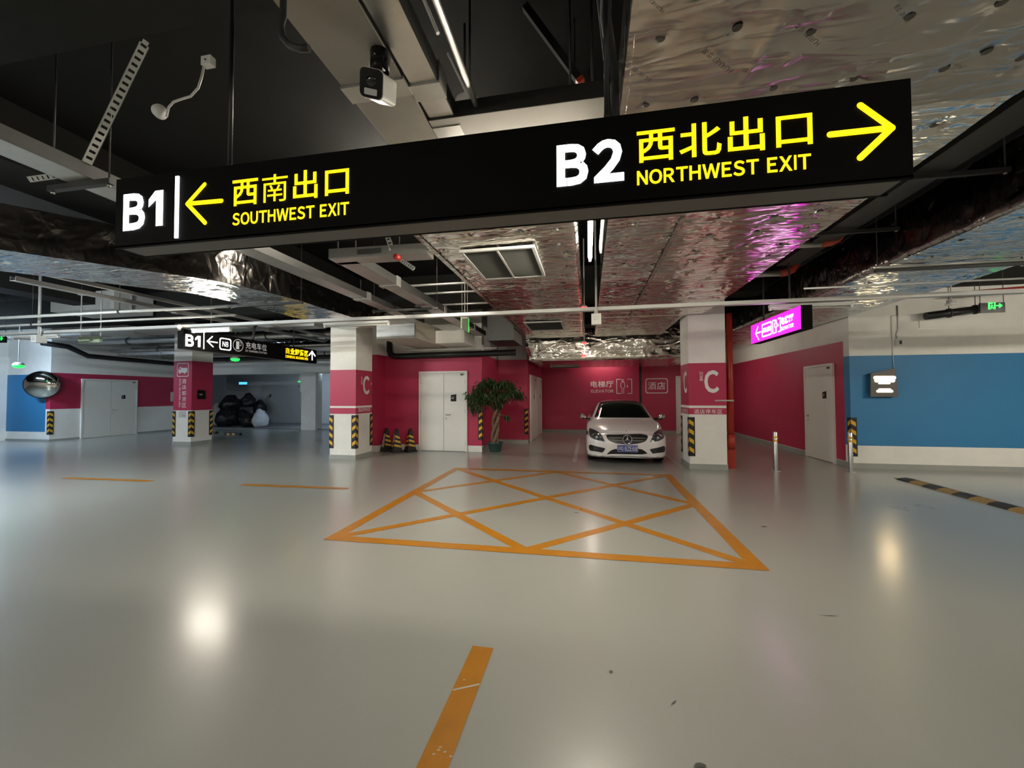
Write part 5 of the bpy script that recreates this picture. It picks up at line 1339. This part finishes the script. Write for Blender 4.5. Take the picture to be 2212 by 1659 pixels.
# front bumper skin: wraps round the nose
bv = []; nu_, nt_ = 41, 15
for j in range(nt_):
    t_ = j/(nt_-1)
    for i in range(nu_):
        a = (i/(nu_-1)*2-1)*PI/2*1.0
        n_ = 2/3.0
        x = 0.902*math.copysign(abs(math.sin(a))**n_, math.sin(a)); y = 0.60*(1-abs(math.cos(a))**n_)
        ztop = 0.690-0.075*(abs(x)/0.9)**2+0.0; z = 0.165+(ztop-0.165)*t_
        if t_ > 0.8: pass
        lean = 0.11*max(0, (z-0.50)/0.2)**1.6+0.05*max(0, (0.30-z)/0.13)**1.3
        bulge = -0.012*math.exp(-((z-0.44)/0.07)**2)
        pinch = 1-0.03*max(0, (0.28-z)/0.12)
        bv.append((x*pinch, y+lean*(1-0.7*abs(x)/0.9)+bulge, z))
bf = []
for j in range(nt_-1):
    for i in range(nu_-1): bf.append((j*nu_+i, j*nu_+i+1, (j+1)*nu_+i+1, (j+1)*nu_+i))
# hood lip: row that tucks back under the bonnet
o_ = len(bv)
for i in range(nu_):
    p = bv[(nt_-1)*nu_+i]; bv.append((p[0]*0.96, p[1]+0.10, p[2]+0.028))
for i in range(nu_-1): bf.append(((nt_-1)*nu_+i, (nt_-1)*nu_+i+1, o_+i+1, o_+i))
bump_me = subsurf(bv, bf, 1, 'front_bumper')
for me in (body_me, bump_me):
    for p in me.polygons: p.use_smooth = True
bm = bmesh.new(); bm.from_mesh(body_me); bm.from_mesh(bump_me)
bmesh.ops.triangulate(bm, faces=bm.faces); BVH = BVHTree.FromBMesh(bm); bm.free()
# cut the wheel arches
o = bpy.data.objects.new('tmp_body', body_me); COL.objects.link(o)
cut = MB()
for y in (0.82, 3.66):
    for sx in (-1, 1): cut.lathe([(0.0, 0.62*sx), (0.365, 0.62*sx), (0.365, 1.0*sx), (0.0, 1.0*sx)], (0, y, 0.335), (1,0,0), 40)
co = cut.build('tmp_cut', 'car_black')
bmm = bmesh.new(); bmm.from_mesh(co.data); bmesh.ops.remove_doubles(bmm, verts=bmm.verts, dist=1e-5); bmesh.ops.recalc_face_normals(bmm, faces=bmm.faces); bmm.to_mesh(co.data); bmm.free()
md_ = o.modifiers.new('b', 'BOOLEAN'); md_.operation = 'DIFFERENCE'; md_.object = co; md_.solver = 'EXACT'
dg = bpy.context.evaluated_depsgraph_get(); dg.update()
cut_me = bpy.data.meshes.new_from_object(o.evaluated_get(dg))
bpy.data.objects.remove(o); bpy.data.objects.remove(co)
cut_me.materials.clear(); cut_me.materials.append(MATS['car_white']); cut_me.materials.append(MATS['car_black'])
for p in cut_me.polygons:
    c = p.center; p.use_smooth = True
    p.material_index = 1 if any(abs(math.hypot(c.y-y, c.z-0.335)) < 0.372 for y in (0.82, 3.66)) and abs(c.x) < 0.93 and c.z < 0.71 and abs(c.x) > 0.6 else 0
bump_me.materials.append(MATS['car_white'])
def carpart(name, me, parent=car):
    ob = bpy.data.objects.new(name, me); COL.objects.link(ob); ob.parent = parent
    if parent is car: ob.location = (0,0,0)
    return ob
car_body = carpart('body', cut_me); carpart('front_bumper', bump_me)
def row_x(poly, z):
    xs = []
    n = len(poly)
    for i in range(n):
        (x0, z0), (x1, z1) = poly[i], poly[(i+1) % n]
        if (z0-z)*(z1-z) <= 0 and abs(z1-z0) > 1e-9: xs.append(x0+(x1-x0)*(z-z0)/(z1-z0))
    return (min(xs), max(xs)) if xs else None
def patch(name, poly, m, off, nx=24, nz=10, d=(0,1,0), parent=car, depth=None, rim=None):
    """a panel of the given outline laid on the bodywork; poly in (x, z) seen along d, or (y, z) for d = +-X, (x, y) for d = -Z"""
    zs_ = [p[1] for p in poly]; z0, z1 = min(zs_)+1e-4, max(zs_)-1e-4
    mb = MB(); vs = []; d = Vector(d)
    for j in range(nz+1):
        z = z0+(z1-z0)*j/nz; a, b = row_x(poly, z)
        for i in range(nx+1):
            x = a+(b-a)*i/nx
            if abs(d.y) > 0.5: org = Vector((x, -3*d.y if d.y > 0 else 8, z))
            elif abs(d.x) > 0.5: org = Vector((-3*d.x, x, z))
            else: org = Vector((x, z, 3))
            h = BVH.ray_cast(org, d)
            p, nn = (h[0], h[1]) if h[0] is not None else (vs[-1] if vs else org, -d)
            if h[0] is not None and nn.dot(d) > 0: nn = -nn
            vs.append(Vector(p)+(nn if h[0] is not None else Vector((0,0,0)))*off)
    fs = []
    for j in range(nz):
        for i in range(nx):
            q = (j*(nx+1)+i, j*(nx+1)+i+1, (j+1)*(nx+1)+i+1, (j+1)*(nx+1)+i)
            fs.append(q)
    mb.add(vs, fs, 0, True)
    me = bpy.data.meshes.new(name); me.from_pydata(mb.v, [], mb.f); me.materials.append(MATS[m])
    for p in me.polygons: p.use_smooth = True
    return carpart(name, me, parent)
zc_ = lambda x, y: (1240+x/9.217, 840+y/9.217)
def cl(pts, Y):
    out = []
    for x, y in pts:
        u, v = zc_(x, y); p = AY(u, v, Y); out.append((p[0]-CXc, p[2]))
    return out
def mirror(poly): return [(-p[0], p[1]) for p in poly]
# windows
patch('windscreen', [(-0.69, 0.99), (0.69, 0.99), (0.555, 1.31), (-0.555, 1.31)], 'car_glass', 0.006, 30, 16)
patch('roof_panel', [(-0.50, 1.98), (0.50, 1.98), (0.47, 3.2), (-0.47, 3.2)], 'car_glass', 0.005, 20, 16, d=(0,0,-1))
patch('windscreen_top', [(-0.55, 1.312), (0.55, 1.312), (0.51, 1.375), (-0.51, 1.375)], 'car_glass', 0.0065, 30, 6)
for sx in (-1, 1):
    patch('side_window', [(1.62, 0.985), (2.42, 0.995), (2.42, 1.33), (2.08, 1.32)], 'car_glass', 0.004, 14, 10, d=(-sx, 0, 0))
    patch('side_window', [(2.50, 0.995), (3.35, 1.02), (3.55, 1.10), (3.15, 1.31), (2.50, 1.335)], 'car_glass', 0.004, 14, 10, d=(-sx, 0, 0))
patch('rear_window', [(-0.62, 1.06), (0.62, 1.06), (0.52, 1.33), (-0.52, 1.33)], 'car_glass', 0.005, 20, 10, d=(0,-1,0))
# grille
gp = cl([(622, 930), (650, 908), (760, 903), (1040, 903), (1320, 905), (1425, 912), (1455, 940), (1445, 985), (1395, 1045), (1290, 1078), (1180, 1095), (1045, 1103), (900, 1092), (790, 1073), (690, 1035), (640, 985)], 9.36)
gx = sum(p[0] for p in gp)/len(gp)
gp = [(p[0]-gx, p[1]) for p in gp]
gr = patch('grille', gp, 'car_black', 0.006, 30, 10)
zg = [p[1] for p in gp]
for fz in (0.63, 0.40):
    z = min(zg)+(max(zg)-min(zg))*fz; a, b = row_x(gp, z)
    for (q0, q1) in ((a+0.02, -0.115), (0.115, b-0.02)):
        mb = MB(); pts = []
        for i in range(11):
            x = q0+(q1-q0)*i/10; h = BVH.ray_cast(Vector((x, -3, z)), Vector((0,1,0))); pts.append((x, h[0].y-0.016, z))
        mb.tube(pts, 0.0075, 8)
        me = bpy.data.meshes.new('grille_bar'); me.from_pydata(mb.v, [], mb.f); me.materials.append(MATS['chrome']); carpart('grille_bar', me, gr)
ez = min(zg)+(max(zg)-min(zg))*0.50; h = BVH.ray_cast(Vector((0, -3, ez)), Vector((0,1,0))); ey = h[0].y-0.03
mb = MB()
mb.tube([(0.098*math.cos(2*PI*k/32), ey, ez+0.098*math.sin(2*PI*k/32)) for k in range(33)], 0.0095, 8, cap=False)
for k in range(3):
    a = PI/2+k*2*PI/3; u = np.array([math.cos(a), 0, math.sin(a)]); s = np.array([-math.sin(a), 0, math.cos(a)])
    c = np.array([0, ey, ez]); tip = c+u*0.095; vs = [c+s*0.018, c-s*0.018, tip, c-Y1*0.012+u*0.008, c+Y1*0.01]
    mb.add(vs, [(0, 2, 3), (2, 1, 3), (0, 1, 4), (0, 4, 2), (1, 2, 4), (0, 3, 1)])
me = bpy.data.meshes.new('star_emblem'); me.from_pydata(mb.v, [], mb.f); me.materials.append(MATS['chrome'])
for p in me.polygons: p.use_smooth = len(p.vertices) == 4
carpart('star_emblem', me)
mb = MB().lathe([(0, 0.004), (0.012, 0.003), (0.013, 0)], (0, 0.20, 0.735), (0, -0.5, 0.85), 12)
me = bpy.data.meshes.new('hood_badge'); me.from_pydata(mb.v, [], mb.f); me.materials.append(MATS['chrome']); carpart('hood_badge', me)
# headlights
hl = cl([(300, 845), (322, 806), (420, 835), (500, 868), (545, 905), (575, 960), (605, 1022), (540, 1018), (450, 1003), (340, 962), (303, 905)], 9.60)
hl = [(p[0], p[1]) for p in hl]
for sx in (-1, 1):
    poly = hl if sx < 0 else mirror(hl)
    ob = patch('headlight', poly, 'lamp_lens', 0.010, 18, 12)
    xs_ = [p[0] for p in poly]; zs_ = [p[1] for p in poly]; xa, xb_ = min(xs_), max(xs_); za_, zb_ = min(zs_), max(zs_)
    at_ = lambda fx, fz: ((xa+(xb_-xa)*(fx if sx < 0 else 1-fx)), za_+(zb_-za_)*fz)
    # daytime running strip and projector
    pts = []
    for fx, fz in ((0.06, 0.80), (0.35, 0.72), (0.62, 0.58), (0.80, 0.40)):
        x, z = at_(fx, fz); h = BVH.ray_cast(Vector((x, -3, z)), Vector((0,1,0))); pts.append((h[0].x, h[0].y-0.013, h[0].z))
    mb = MB().tube(pts, 0.006, 6); me = bpy.data.meshes.new('light_strip'); me.from_pydata(mb.v, [], mb.f); me.materials.append(MATS['chrome']); carpart('light_strip', me, ob)
    for fx, fz, r in ((0.25, 0.50, 0.035), (0.48, 0.36, 0.030)):
        x, z = at_(fx, fz); h = BVH.ray_cast(Vector((x, -3, z)), Vector((0,1,0)))
        mb = MB().lathe([(r, 0.012), (r*0.9, 0.018), (r*0.5, 0.024), (0, 0.026)], tuple(h[0]), tuple(h[1] if h[1].y < 0 else -h[1]), 16)
        me = bpy.data.meshes.new('projector'); me.from_pydata(mb.v, [], mb.f); me.materials.append(MATS['steel'])
        for p in me.polygons: p.use_smooth = True
        carpart('projector', me, ob)
# air intakes, lower mouth, lip
it = cl([(298, 1140), (330, 1110), (470, 1140), (622, 1166), (606, 1205), (562, 1255), (440, 1250), (322, 1238), (298, 1190)], 9.45)
for sx in (-1, 1): patch('air_intake', it if sx < 0 else mirror(it), 'car_black', 0.006, 16, 10)
mo = cl([(630, 1300), (700, 1235), (770, 1195), (850, 1185), (1245, 1185), (1320, 1195), (1390, 1235), (1460, 1300)], 9.33)
mx_ = sum(p[0] for p in mo)/len(mo); mo = [(p[0]-mx_, p[1]) for p in mo]
patch('lower_intake', mo, 'car_black', 0.005, 24, 8)
pts = []
for x in np.linspace(-0.84, 0.84, 31):
    z = 0.185+0.018*math.exp(-(x/0.35)**2)
    h = BVH.ray_cast(Vector((x, -3, z)), Vector((0,1,0)))
    if h[0] is not None: pts.append((x, h[0].y-0.008, z))
mb = MB().tube(pts, 0.014, 8); me = bpy.data.meshes.new('front_lip'); me.from_pydata(mb.v, [], mb.f); me.materials.append(MATS['chrome']); carpart('front_lip', me)
# number plate
a, b = cl([(843, 1252)], 9.30)[0], cl([(1250, 1120)], 9.30)[0]
pw = b[0]-a[0]; pz0, pz1 = a[1], b[1]
h = BVH.ray_cast(Vector((0, -3, (pz0+pz1)/2)), Vector((0,1,0))); pyy = h[0].y-0.03
mb = MB().box(-pw/2, pw/2, pyy, pyy+0.02, pz0, pz1); me = bpy.data.meshes.new('number_plate'); me.from_pydata(mb.v, [], mb.f); me.materials.append(MATS['plate_blue']); pl = carpart('number_plate', me)
mb = MB(); text(mb, '川Q', (-pw/2*0.90, pyy, pz0+0.028), X1, Z1, pw*0.25, (pz1-pz0)-0.056, 0.01, 0.002); text(mb, '8ZE68', (-pw*0.145, pyy, pz0+0.028), X1, Z1, pw*0.61, (pz1-pz0)-0.056, 0.005, 0.002)
ring_frame(mb, (-pw/2+0.006, pyy, pz0+0.006), X1, Z1, pw-0.012, pz1-pz0-0.012, 0.012, 0.003, 0.0015)
me = bpy.data.meshes.new('plate_number'); me.from_pydata(mb.v, [], mb.f); me.materials.append(MATS['paint_white']); carpart('plate_number', me, pl)
# wing mirrors
for sx in (-1, 1):
    mb = MB(); v_ = []; f_ = []; nn_, mm_ = 14, 9
    for j in range(mm_):
        ph = PI*j/(mm_-1)
        for i in range(nn_):
            th = 2*PI*i/nn_
            v_.append((sx*(0.985+0.085*math.sin(ph)*math.cos(th)*1.0)+0, 1.50+0.05*math.cos(th)*0+0.055*math.sin(ph)*math.sin(th), 1.005+0.075*math.cos(ph)+0.02*math.sin(ph)*math.cos(th)))
    for j in range(mm_-1):
        for i in range(nn_): f_.append((j*nn_+i, j*nn_+(i+1) % nn_, (j+1)*nn_+(i+1) % nn_, (j+1)*nn_+i))
    me = bpy.data.meshes.new('wing_mirror'); me.from_pydata(v_, [], f_); me.materials.append(MATS['chrome'])
    me.materials.append(MATS['car_black'])
    for p in me.polygons:
        p.use_smooth = True; p.material_index = 1 if p.center.z < 0.965 else 0
    wm = carpart('wing_mirror', me)
    mb = MB().tube([(sx*0.80, 1.55, 0.945), (sx*0.93, 1.53, 0.955)], [0.035, 0.03], 8); me = bpy.data.meshes.new('mirror_arm'); me.from_pydata(mb.v, [], mb.f); me.materials.append(MATS['car_black']); carpart('mirror_arm', me, wm)
# inner mirror and tassel seen as pale marks behind the glass
# wheels
for y in (0.82, 3.66):
    for sx in (-1, 1):
        mb = MB().lathe([(0.22, 0.66), (0.30, 0.65), (0.325, 0.67), (0.332, 0.70), (0.332, 0.83), (0.325, 0.86), (0.30, 0.875), (0.235, 0.872)], (0, y, 0.332), (1,0,0), 36)
        v_ = [(sx*p[0], p[1], p[2]) for p in mb.v]
        me = bpy.data.meshes.new('tyre'); me.from_pydata(v_, [], mb.f); me.materials.append(MATS['tyre'])
        for p in me.polygons: p.use_smooth = True
        ty = carpart('tyre', me)
        mb = MB().lathe([(0.235, 0.868), (0.225, 0.872), (0.215, 0.84), (0.21, 0.72), (0.0, 0.72)], (0, y, 0.332), (1,0,0), 32)
        for k in range(10):
            a = 2*PI*k/10; mb.bar((0.855, y+0.03*math.cos(a), 0.332+0.03*math.sin(a)), (0.858, y+0.218*math.cos(a), 0.332+0.218*math.sin(a)), 0.026, 0.02, up=(1,0,0))
        mb.lathe([(0.045, 0.85), (0.04, 0.868), (0.0, 0.87)], (0, y, 0.332), (1,0,0), 16)
        v_ = [(sx*p[0], p[1], p[2]) for p in mb.v]
        me = bpy.data.meshes.new('rim'); me.from_pydata(v_, [], mb.f); me.materials.append(MATS['steel']); carpart('rim', me, ty)
mb = MB().box(-0.80, 0.80, 0.35, 4.4, 0.14, 0.25); me = bpy.data.meshes.new('underbody'); me.from_pydata(mb.v, [], mb.f); me.materials.append(MATS['car_black']); carpart('underbody', me)

# ================================================================ POTTED TREE
tx, ty_ = -2.56, 11.02
tree = thing('potted_tree', 'weeping small tree with braided trunk in a dark green pot', 'potted plant', (tx, ty_, 0))
MB().lathe([(0.0, 0.0), (0.15, 0.0), (0.165, 0.03), (0.205, 0.215), (0.225, 0.225), (0.225, 0.26), (0.20, 0.26), (0.195, 0.22)], (tx, ty_, 0), (0,0,1), 28).build('pot', 'pot_green', tree)
MB().lathe([(0.0, 0.235), (0.12, 0.225), (0.197, 0.215)], (tx, ty_, 0), (0,0,1), 20).build('soil', 'soil', tree)
for k in range(3):
    pts = []; rs = []
    for i in range(22):
        s = i/21; a = 2*PI*k/3+s*5.5; r = 0.045+0.035*s+0.02*(1-s)
        pts.append((tx+r*math.cos(a)-0.02+0.06*s, ty_+r*math.sin(a), 0.20+1.02*s)); rs.append(0.052-0.014*s)
    MB().tube(pts, rs, 10).build('trunk', 'bark', tree)
rg = random.Random(5); hubs = []
top = np.array([tx+0.04, ty_, 1.20])
nbr = 46
for k in range(nbr):
    a = 2*PI*k/nbr*1.0+rg.uniform(-0.2, 0.2); R_ = rg.uniform(0.18, 0.60); zt = 2.02-0.42*(R_/0.6)**2+rg.uniform(-0.10, 0.03)
    e = np.array([tx+0.06+R_*math.cos(a), ty_+R_*0.85*math.sin(a), zt]); hubs.append(e)
hubs += [np.array([tx-0.58, ty_-0.05, 1.42]), np.array([tx-0.62, ty_-0.1, 1.58]), np.array([tx-0.3, ty_-0.35, 1.60]), np.array([tx+0.4, ty_-0.3, 1.62]), np.array([tx+0.0, ty_-0.4, 1.66]), np.array([tx-0.48, ty_-0.15, 1.18]), np.array([tx-0.50, ty_-0.1, 1.50]), np.array([tx-0.55, ty_, 1.35]), np.array([tx-0.40, ty_-0.25, 1.28]), np.array([tx+0.66, ty_-0.1, 1.62]), np.array([tx+0.72, ty_, 1.55]), np.array([tx+0.1, ty_-0.3, 1.50]), np.array([tx-0.15, ty_-0.35, 1.45]),
         np.array([tx+0.25, ty_-0.2, 1.42]), np.array([tx+0.12, ty_-0.1, 1.30]), np.array([tx-0.25, ty_-0.2, 1.40])]
mb = MB()
for e in hubs:
    if e[0] < -2.80: e[1] = min(e[1], 10.62)
    m_ = (top+e)/2+np.array([0, -0.12, 0.10]); mb.tube([top-Z1*0.05, m_, e], [0.014, 0.010, 0.005], 5)
side = np.array([tx+0.34, ty_-0.1, 0.98]); mb.tube([top-Z1*0.4, (side+top)/2-Z1*0.05, side], [0.012, 0.009, 0.005], 5)
mb.build('branches', 'bark', tree)
mb = MB()
def leaf(mb, p, d, L_, w):
    d = d/np.linalg.norm(d); s = np.cross(d, Z1+np.array([rg.uniform(-.4, .4), rg.uniform(-.4, .4), 0])); s /= (np.linalg.norm(s)+1e-6); n = np.cross(s, d)
    q = [p, p+d*L_*0.35+s*w/2-n*0.006, p+d*L_*0.35+n*0.004, p+d*L_*0.35-s*w/2-n*0.006, p+d*L_*0.75+s*w*0.3-Z1*0.012, p+d*L_*0.75-s*w*0.3-Z1*0.012, p+d*L_-Z1*0.03]
    mb.add(q, [(0, 2, 1), (0, 3, 2), (1, 2, 4), (2, 3, 5), (2, 5, 4), (4, 5, 6)])
for e in hubs+[side, side+np.array([0.03, 0.02, -0.05])]:
    sm = e[2] < 1.05
    for j in range(38 if not sm else 44):
        a = rg.uniform(0, 2*PI); el = rg.uniform(-1.25, 0.25)
        d = np.array([math.cos(a)*math.cos(el), math.sin(a)*math.cos(el), math.sin(el)-0.25])
        o = e+np.array([rg.gauss(0, 1), rg.gauss(0, 1), rg.gauss(0, 0.8)])*(0.055 if not sm else 0.03)
        if o[0] < -2.74: o[1] = min(o[1], 10.66-0.1*rg.random()); d[1] = -abs(d[1])
        leaf(mb, o, d, rg.uniform(0.09, 0.16)*(1 if not sm else 0.6), rg.uniform(0.032, 0.05))
lv = mb.build('foliage', 'leaf', tree); lv['kind'] = 'stuff'
q = AY(1072, 780, YN-0.01), AY(1073, 930, YN-0.01)
tag(MB().tube(list(q), 0.012, 6).build('conduit', 'plastic_white'), 'thin pale conduit on the magenta wall behind the tree', 'conduit')

# ================================================================ TRAFFIC CONES
def make_cone(label, x, y, rot, sticker):
    t = thing('traffic_cone', label, 'traffic cone', (x, y, 0), 'black and yellow cones by the centre door')
    c = lambda r, z, k: np.array([x+r*math.cos(rot+k*PI/2), y+r*math.sin(rot+k*PI/2), z])
    b = 0.205; mb = MB()
    mb.add([c(b, 0, k) for k in range(4)]+[c(b, 0.035, k) for k in range(4)]+[c(b*0.86, 0.06, k) for k in range(4)],
           [(3,2,1,0)]+[(k, (k+1) % 4, 4+(k+1) % 4, 4+k) for k in range(4)]+[(4+k, 4+(k+1) % 4, 8+(k+1) % 4, 8+k) for k in range(4)]+[(8,9,10,11)])
    mb.build('base', 'rubber_black', t)
    r0, r1, zt = 0.172, 0.062, 0.56; mb = MB()
    rr = lambda z: r0+(r1-r0)*(z-0.06)/(zt-0.06)
    mb.add([c(r0, 0.06, k) for k in range(4)]+[c(r1, zt, k) for k in range(4)], [(k, (k+1) % 4, 4+(k+1) % 4, 4+k) for k in range(4)])
    mb.build('cone_body', 'rubber_black', t)
    MB().lathe([(0.050, 0.54), (0.060, 0.575), (0.055, 0.615), (0.03, 0.645), (0.0, 0.65)], (x, y, 0), (0,0,1), 14).build('cone_cap', 'rubber_black', t)
    for z0 in (0.13, 0.25, 0.37):
        mb = MB(); e = 1.03
        for k in range(4):
            p, q_ = k, (k+1) % 4; s = 0.035 if (k % 2 == 0) else -0.035
            A = lambda z, f, : c(rr(z)*e, z, p)*(1-f)+c(rr(z)*e, z, q_)*f
            za, zb = (z0+0.0, z0+0.055)
            # bands rise towards the ridge that faces the aisle
            up0, up1 = (0.0, 0.05) if k in (3, 1) else (0.05, 0.0)
            mb.add([A(za+up0, 0.06), A(za+up1, 0.94), A(zb+up1, 0.94), A(zb+up0, 0.06)], [(0,1,2,3)])
        mb.build('stripe', 'yellow_stripe', t)
    if sticker:
        mb = MB(); e = 1.07; A = lambda z, f: c(rr(z)*e, z, 3)*(1-f)+c(rr(z)*e, z, 0)*f
        lo = 0.12 if sticker == 1 else 0.30
        mb.add([A(lo, 0.25), A(lo, 0.85), A(0.50, 0.80), A(0.50, 0.15)], [(0,1,2,3)]); mb.build('sticker', 'sticker', t)
    return t
for k, (u, lb) in enumerate(((829, 'leftmost black and yellow traffic cone with a long white sticker'), (856, 'middle black and yellow traffic cone with a short white sticker'), (885.5, 'black and yellow traffic cone nearest the white centre door'))):
    yc_ = (10.62, 10.44, 10.62)[k]; p = AY(u+(6 if k == 0 else 1), 972, yc_); make_cone(lb, p[0], yc_, -PI/2+(-0.10, -0.05, 0.05)[k]+(0.25 if k == 0 else 0), (1, 2, 0)[k])

# ================================================================ RUBBISH IN THE RECESS
def bag(label, u, v, y, rx, rz, seed, m, knot=True, base=None):
    c = AY(u, v, y); n = 4
    bm = bmesh.new(); bmesh.ops.create_icosphere(bm, subdivisions=n, radius=1.0)
    from mathutils import noise as mn
    for vt in bm.verts:
        p = vt.co.copy(); off = Vector((seed*3.1, seed*1.7, seed*0.9))
        f = 1+0.16*mn.noise(p*1.3+off)+0.10*mn.noise(p*2.9+off)
        th = math.atan2(p.y, p.x); top_ = max(0, p.z)
        f *= 1-0.10*abs(math.sin(th*5+seed))*top_
        if knot and p.z > 0.75: f *= 1+0.25*(p.z-0.75)/0.25
        q = Vector((p.x*rx*f, p.y*rx*f*0.9, p.z*rz*f))
        if q.z < -rz*0.72: q.z = -rz*0.72-(q.z+rz*0.72)*(-0.1)
        vt.co = q
    if base is not None:
        mz = min(vt.co.z for vt in bm.verts)
        cz = base-mz
    else: cz = c[2]
    me = bpy.data.meshes.new('rubbish_bag'); bm.to_mesh(me); bm.free(); me.materials.append(MATS[m])
    for p in me.polygons: p.use_smooth = True
    o = bpy.data.objects.new('rubbish_bag', me); COL.objects.link(o); o.location = (c[0], c[1], cz); o.rotation_euler = (0, 0, seed)
    return tag(o, label, 'rubbish bag', 'rubbish bags in the recess')
FB = 0.035
bag('black rubbish bag at the lower left of the pile', 487, 905, 17.4, 0.46, 0.48, 1.2, 'bag_black', base=FB)
bag('low black rubbish bag in the middle of the pile', 520, 905, 18.2, 0.48, 0.44, 2.3, 'bag_black', base=FB)
bag('black rubbish bag leaning beside the white sack', 538, 908, 17.3, 0.38, 0.36, 3.1, 'bag_black', base=FB)
bag('large black rubbish bag on the upper left of the pile', 498, 874, 18.0, 0.50, 0.42, 4.4, 'bag_black')
bag('black rubbish bag on top of the pile', 536, 868, 18.6, 0.40, 0.38, 5.2, 'bag_black')
bag('black rubbish bag at the right back of the pile', 561, 882, 19.0, 0.36, 0.42, 6.0, 'bag_black')
bag('knotted white sack at the right of the rubbish pile', 563, 903, 17.3, 0.38, 0.46, 7.7, 'bag_white', base=FB)
bag('white sack behind the truck column at the left of the pile', 467, 903, 17.9, 0.34, 0.60, 8.1, 'bag_white', base=FB)

# ================================================================ BOLLARDS, BUMP, STOPS, MIRROR
def bollard(label, u, v):
    p = AZ(u, v); t = thing('bollard', label, 'bollard', (p[0], p[1], 0), 'steel bollards at the corridor')
    MB().lathe([(0.0, 0.80), (0.034, 0.80), (0.040, 0.79), (0.040, 0.0)], (p[0], p[1], 0), (0,0,1), 20).build('post', 'steel', t)
    MB().lathe([(0.085, 0.0), (0.085, 0.008), (0.042, 0.012)], (p[0], p[1], 0), (0,0,1), 20).build('flange', 'steel', t)
    for z in (0.62, 0.69): MB().lathe([(0.0415, z-0.02), (0.0425, z-0.015), (0.0425, z+0.015), (0.0415, z+0.02)], (p[0], p[1], 0), (0,0,1), 20).build('reflective_band', 'yellow_stripe', t)
    MB().tube([(p[0]-0.055, p[1], 0.655), (p[0]+0.055, p[1], 0.655)], 0.010, 8).build('ring_pin', 'steel', t)
bollard('steel bollard with yellow bands beside the red pipe', 1676, 1017)
bollard('steel bollard with yellow bands at the blue wall corner', 1838.5, 1020)
a, b = AZ(1944, 1037), AZ(2212, 1112)
t = thing('speed_bump', 'worn black and yellow speed bump on the floor at the right', 'speed bump', (5.7, 7, 0))
xb0, xb1 = 5.53, 5.84; n = 14; L_ = 0.285; ys = 8.62
for k in range(-1, n):
    y1_ = ys-k*L_; y0_ = y1_-L_; prof = [(xb0, 0), (xb0+0.05, 0.026), ((xb0+xb1)/2, 0.042), (xb1-0.05, 0.026), (xb1, 0)]
    mb = MB()
    if k < 0:
        vs = [(x, ys, z) for x, z in prof]; y2 = ys+0.17
        vs += [((xb0+xb1)/2+(x-(xb0+xb1)/2)*0.55, y2-0.02*(1-abs(x-(xb0+xb1)/2)/0.16), 0.003) for x, z in prof]
        mb.add(vs, [(i, i+1, 5+i+1, 5+i) for i in range(4)], 0, True); mb.build('end_piece', 'bump_yellow', t); continue
    sk = 0.07
    vs = [(x, y0_+sk*(x-xb0)/0.31, z) for x, z in prof]+[(x, y1_+sk*(x-xb0)/0.31*(1 if k else 0), z) for x, z in prof]
    mb.add(vs, [(i, 5+i, 5+i+1, i+1) for i in range(4)]+[(0, 1, 2, 3, 4), (9, 8, 7, 6, 5)], 0, False)
    sgm = mb.build('segment', 'rubber_black' if k % 2 == 0 else 'bump_yellow', t)
    if k % 2: MB().lathe([(0.0, 0.0015), (0.022, 0.001), (0.024, 0)], ((xb0+xb1)/2, (y0_+y1_)/2+0.03, 0.041), (0,0,1), 10).build('bolt', 'galv_dark', sgm)
def wheel_stop(label, u, v, w):
    p = AZ(u, v); t = thing('wheel_stop', label, 'wheel stop', (p[0], p[1], 0)); x, y = p[0], p[1]
    MB().prism([(-0.08, 0), (0.08, 0), (0.04, 0.10), (-0.04, 0.10)], (x-w/2, y, 0), (0,1,0), (0,0,1), w).build('stop_body', 'rubber_black', t)
    for f in (-0.28, 0.05):
        MB().prism([(x+f*w, 0.01), (x+f*w+w*0.2, 0.01), (x+f*w+w*0.15, 0.09), (x+f*w-w*0.05, 0.09)], (0, y-0.088, 0), (1,0,0), (0, 0.38, 0.92), 0.004).build('stripe', 'yellow_stripe', t)
wheel_stop('low black and yellow wheel stop before the rubbish pile', 503, 940, 0.72)
wheel_stop('black wheel stop partly hidden by the truck column', 459, 937, 0.45)
c = AY(91, 831, 10.75); ax = np.array([0.62, -0.78, -0.05]); ax /= np.linalg.norm(ax)
t = thing('convex_mirror', 'round convex mirror at the corner of the blue and magenta wall', 'mirror', c)
R_ = 0.46; prof = [(R_*math.sin(a), 0.16*(math.cos(a*1.0)-math.cos(1.2))/(1-math.cos(1.2))) for a in np.linspace(0, 1.2, 12)]
prof = [(p[0]/math.sin(1.2), p[1]) for p in prof]
MB().lathe(prof, c, ax, 36).build('mirror_glass', 'mirror', t)
MB().lathe([(R_*1.0, -0.02), (R_*1.03, 0.0), (R_*1.0, 0.015)], c, ax, 36).build('rim', 'galv_dark', t)
MB().lathe([(R_*0.99, -0.01), (0.2, -0.05), (0.0, -0.06)], c, ax, 36).build('back_shell', 'red_orange', t)
MB().tube([c-ax*0.05, c-ax*0.18+np.array([0.15, 0.05, 0]), (XL-0.05, YL-0.02, c[2])], 0.025, 8).build('arm', 'galv', t)
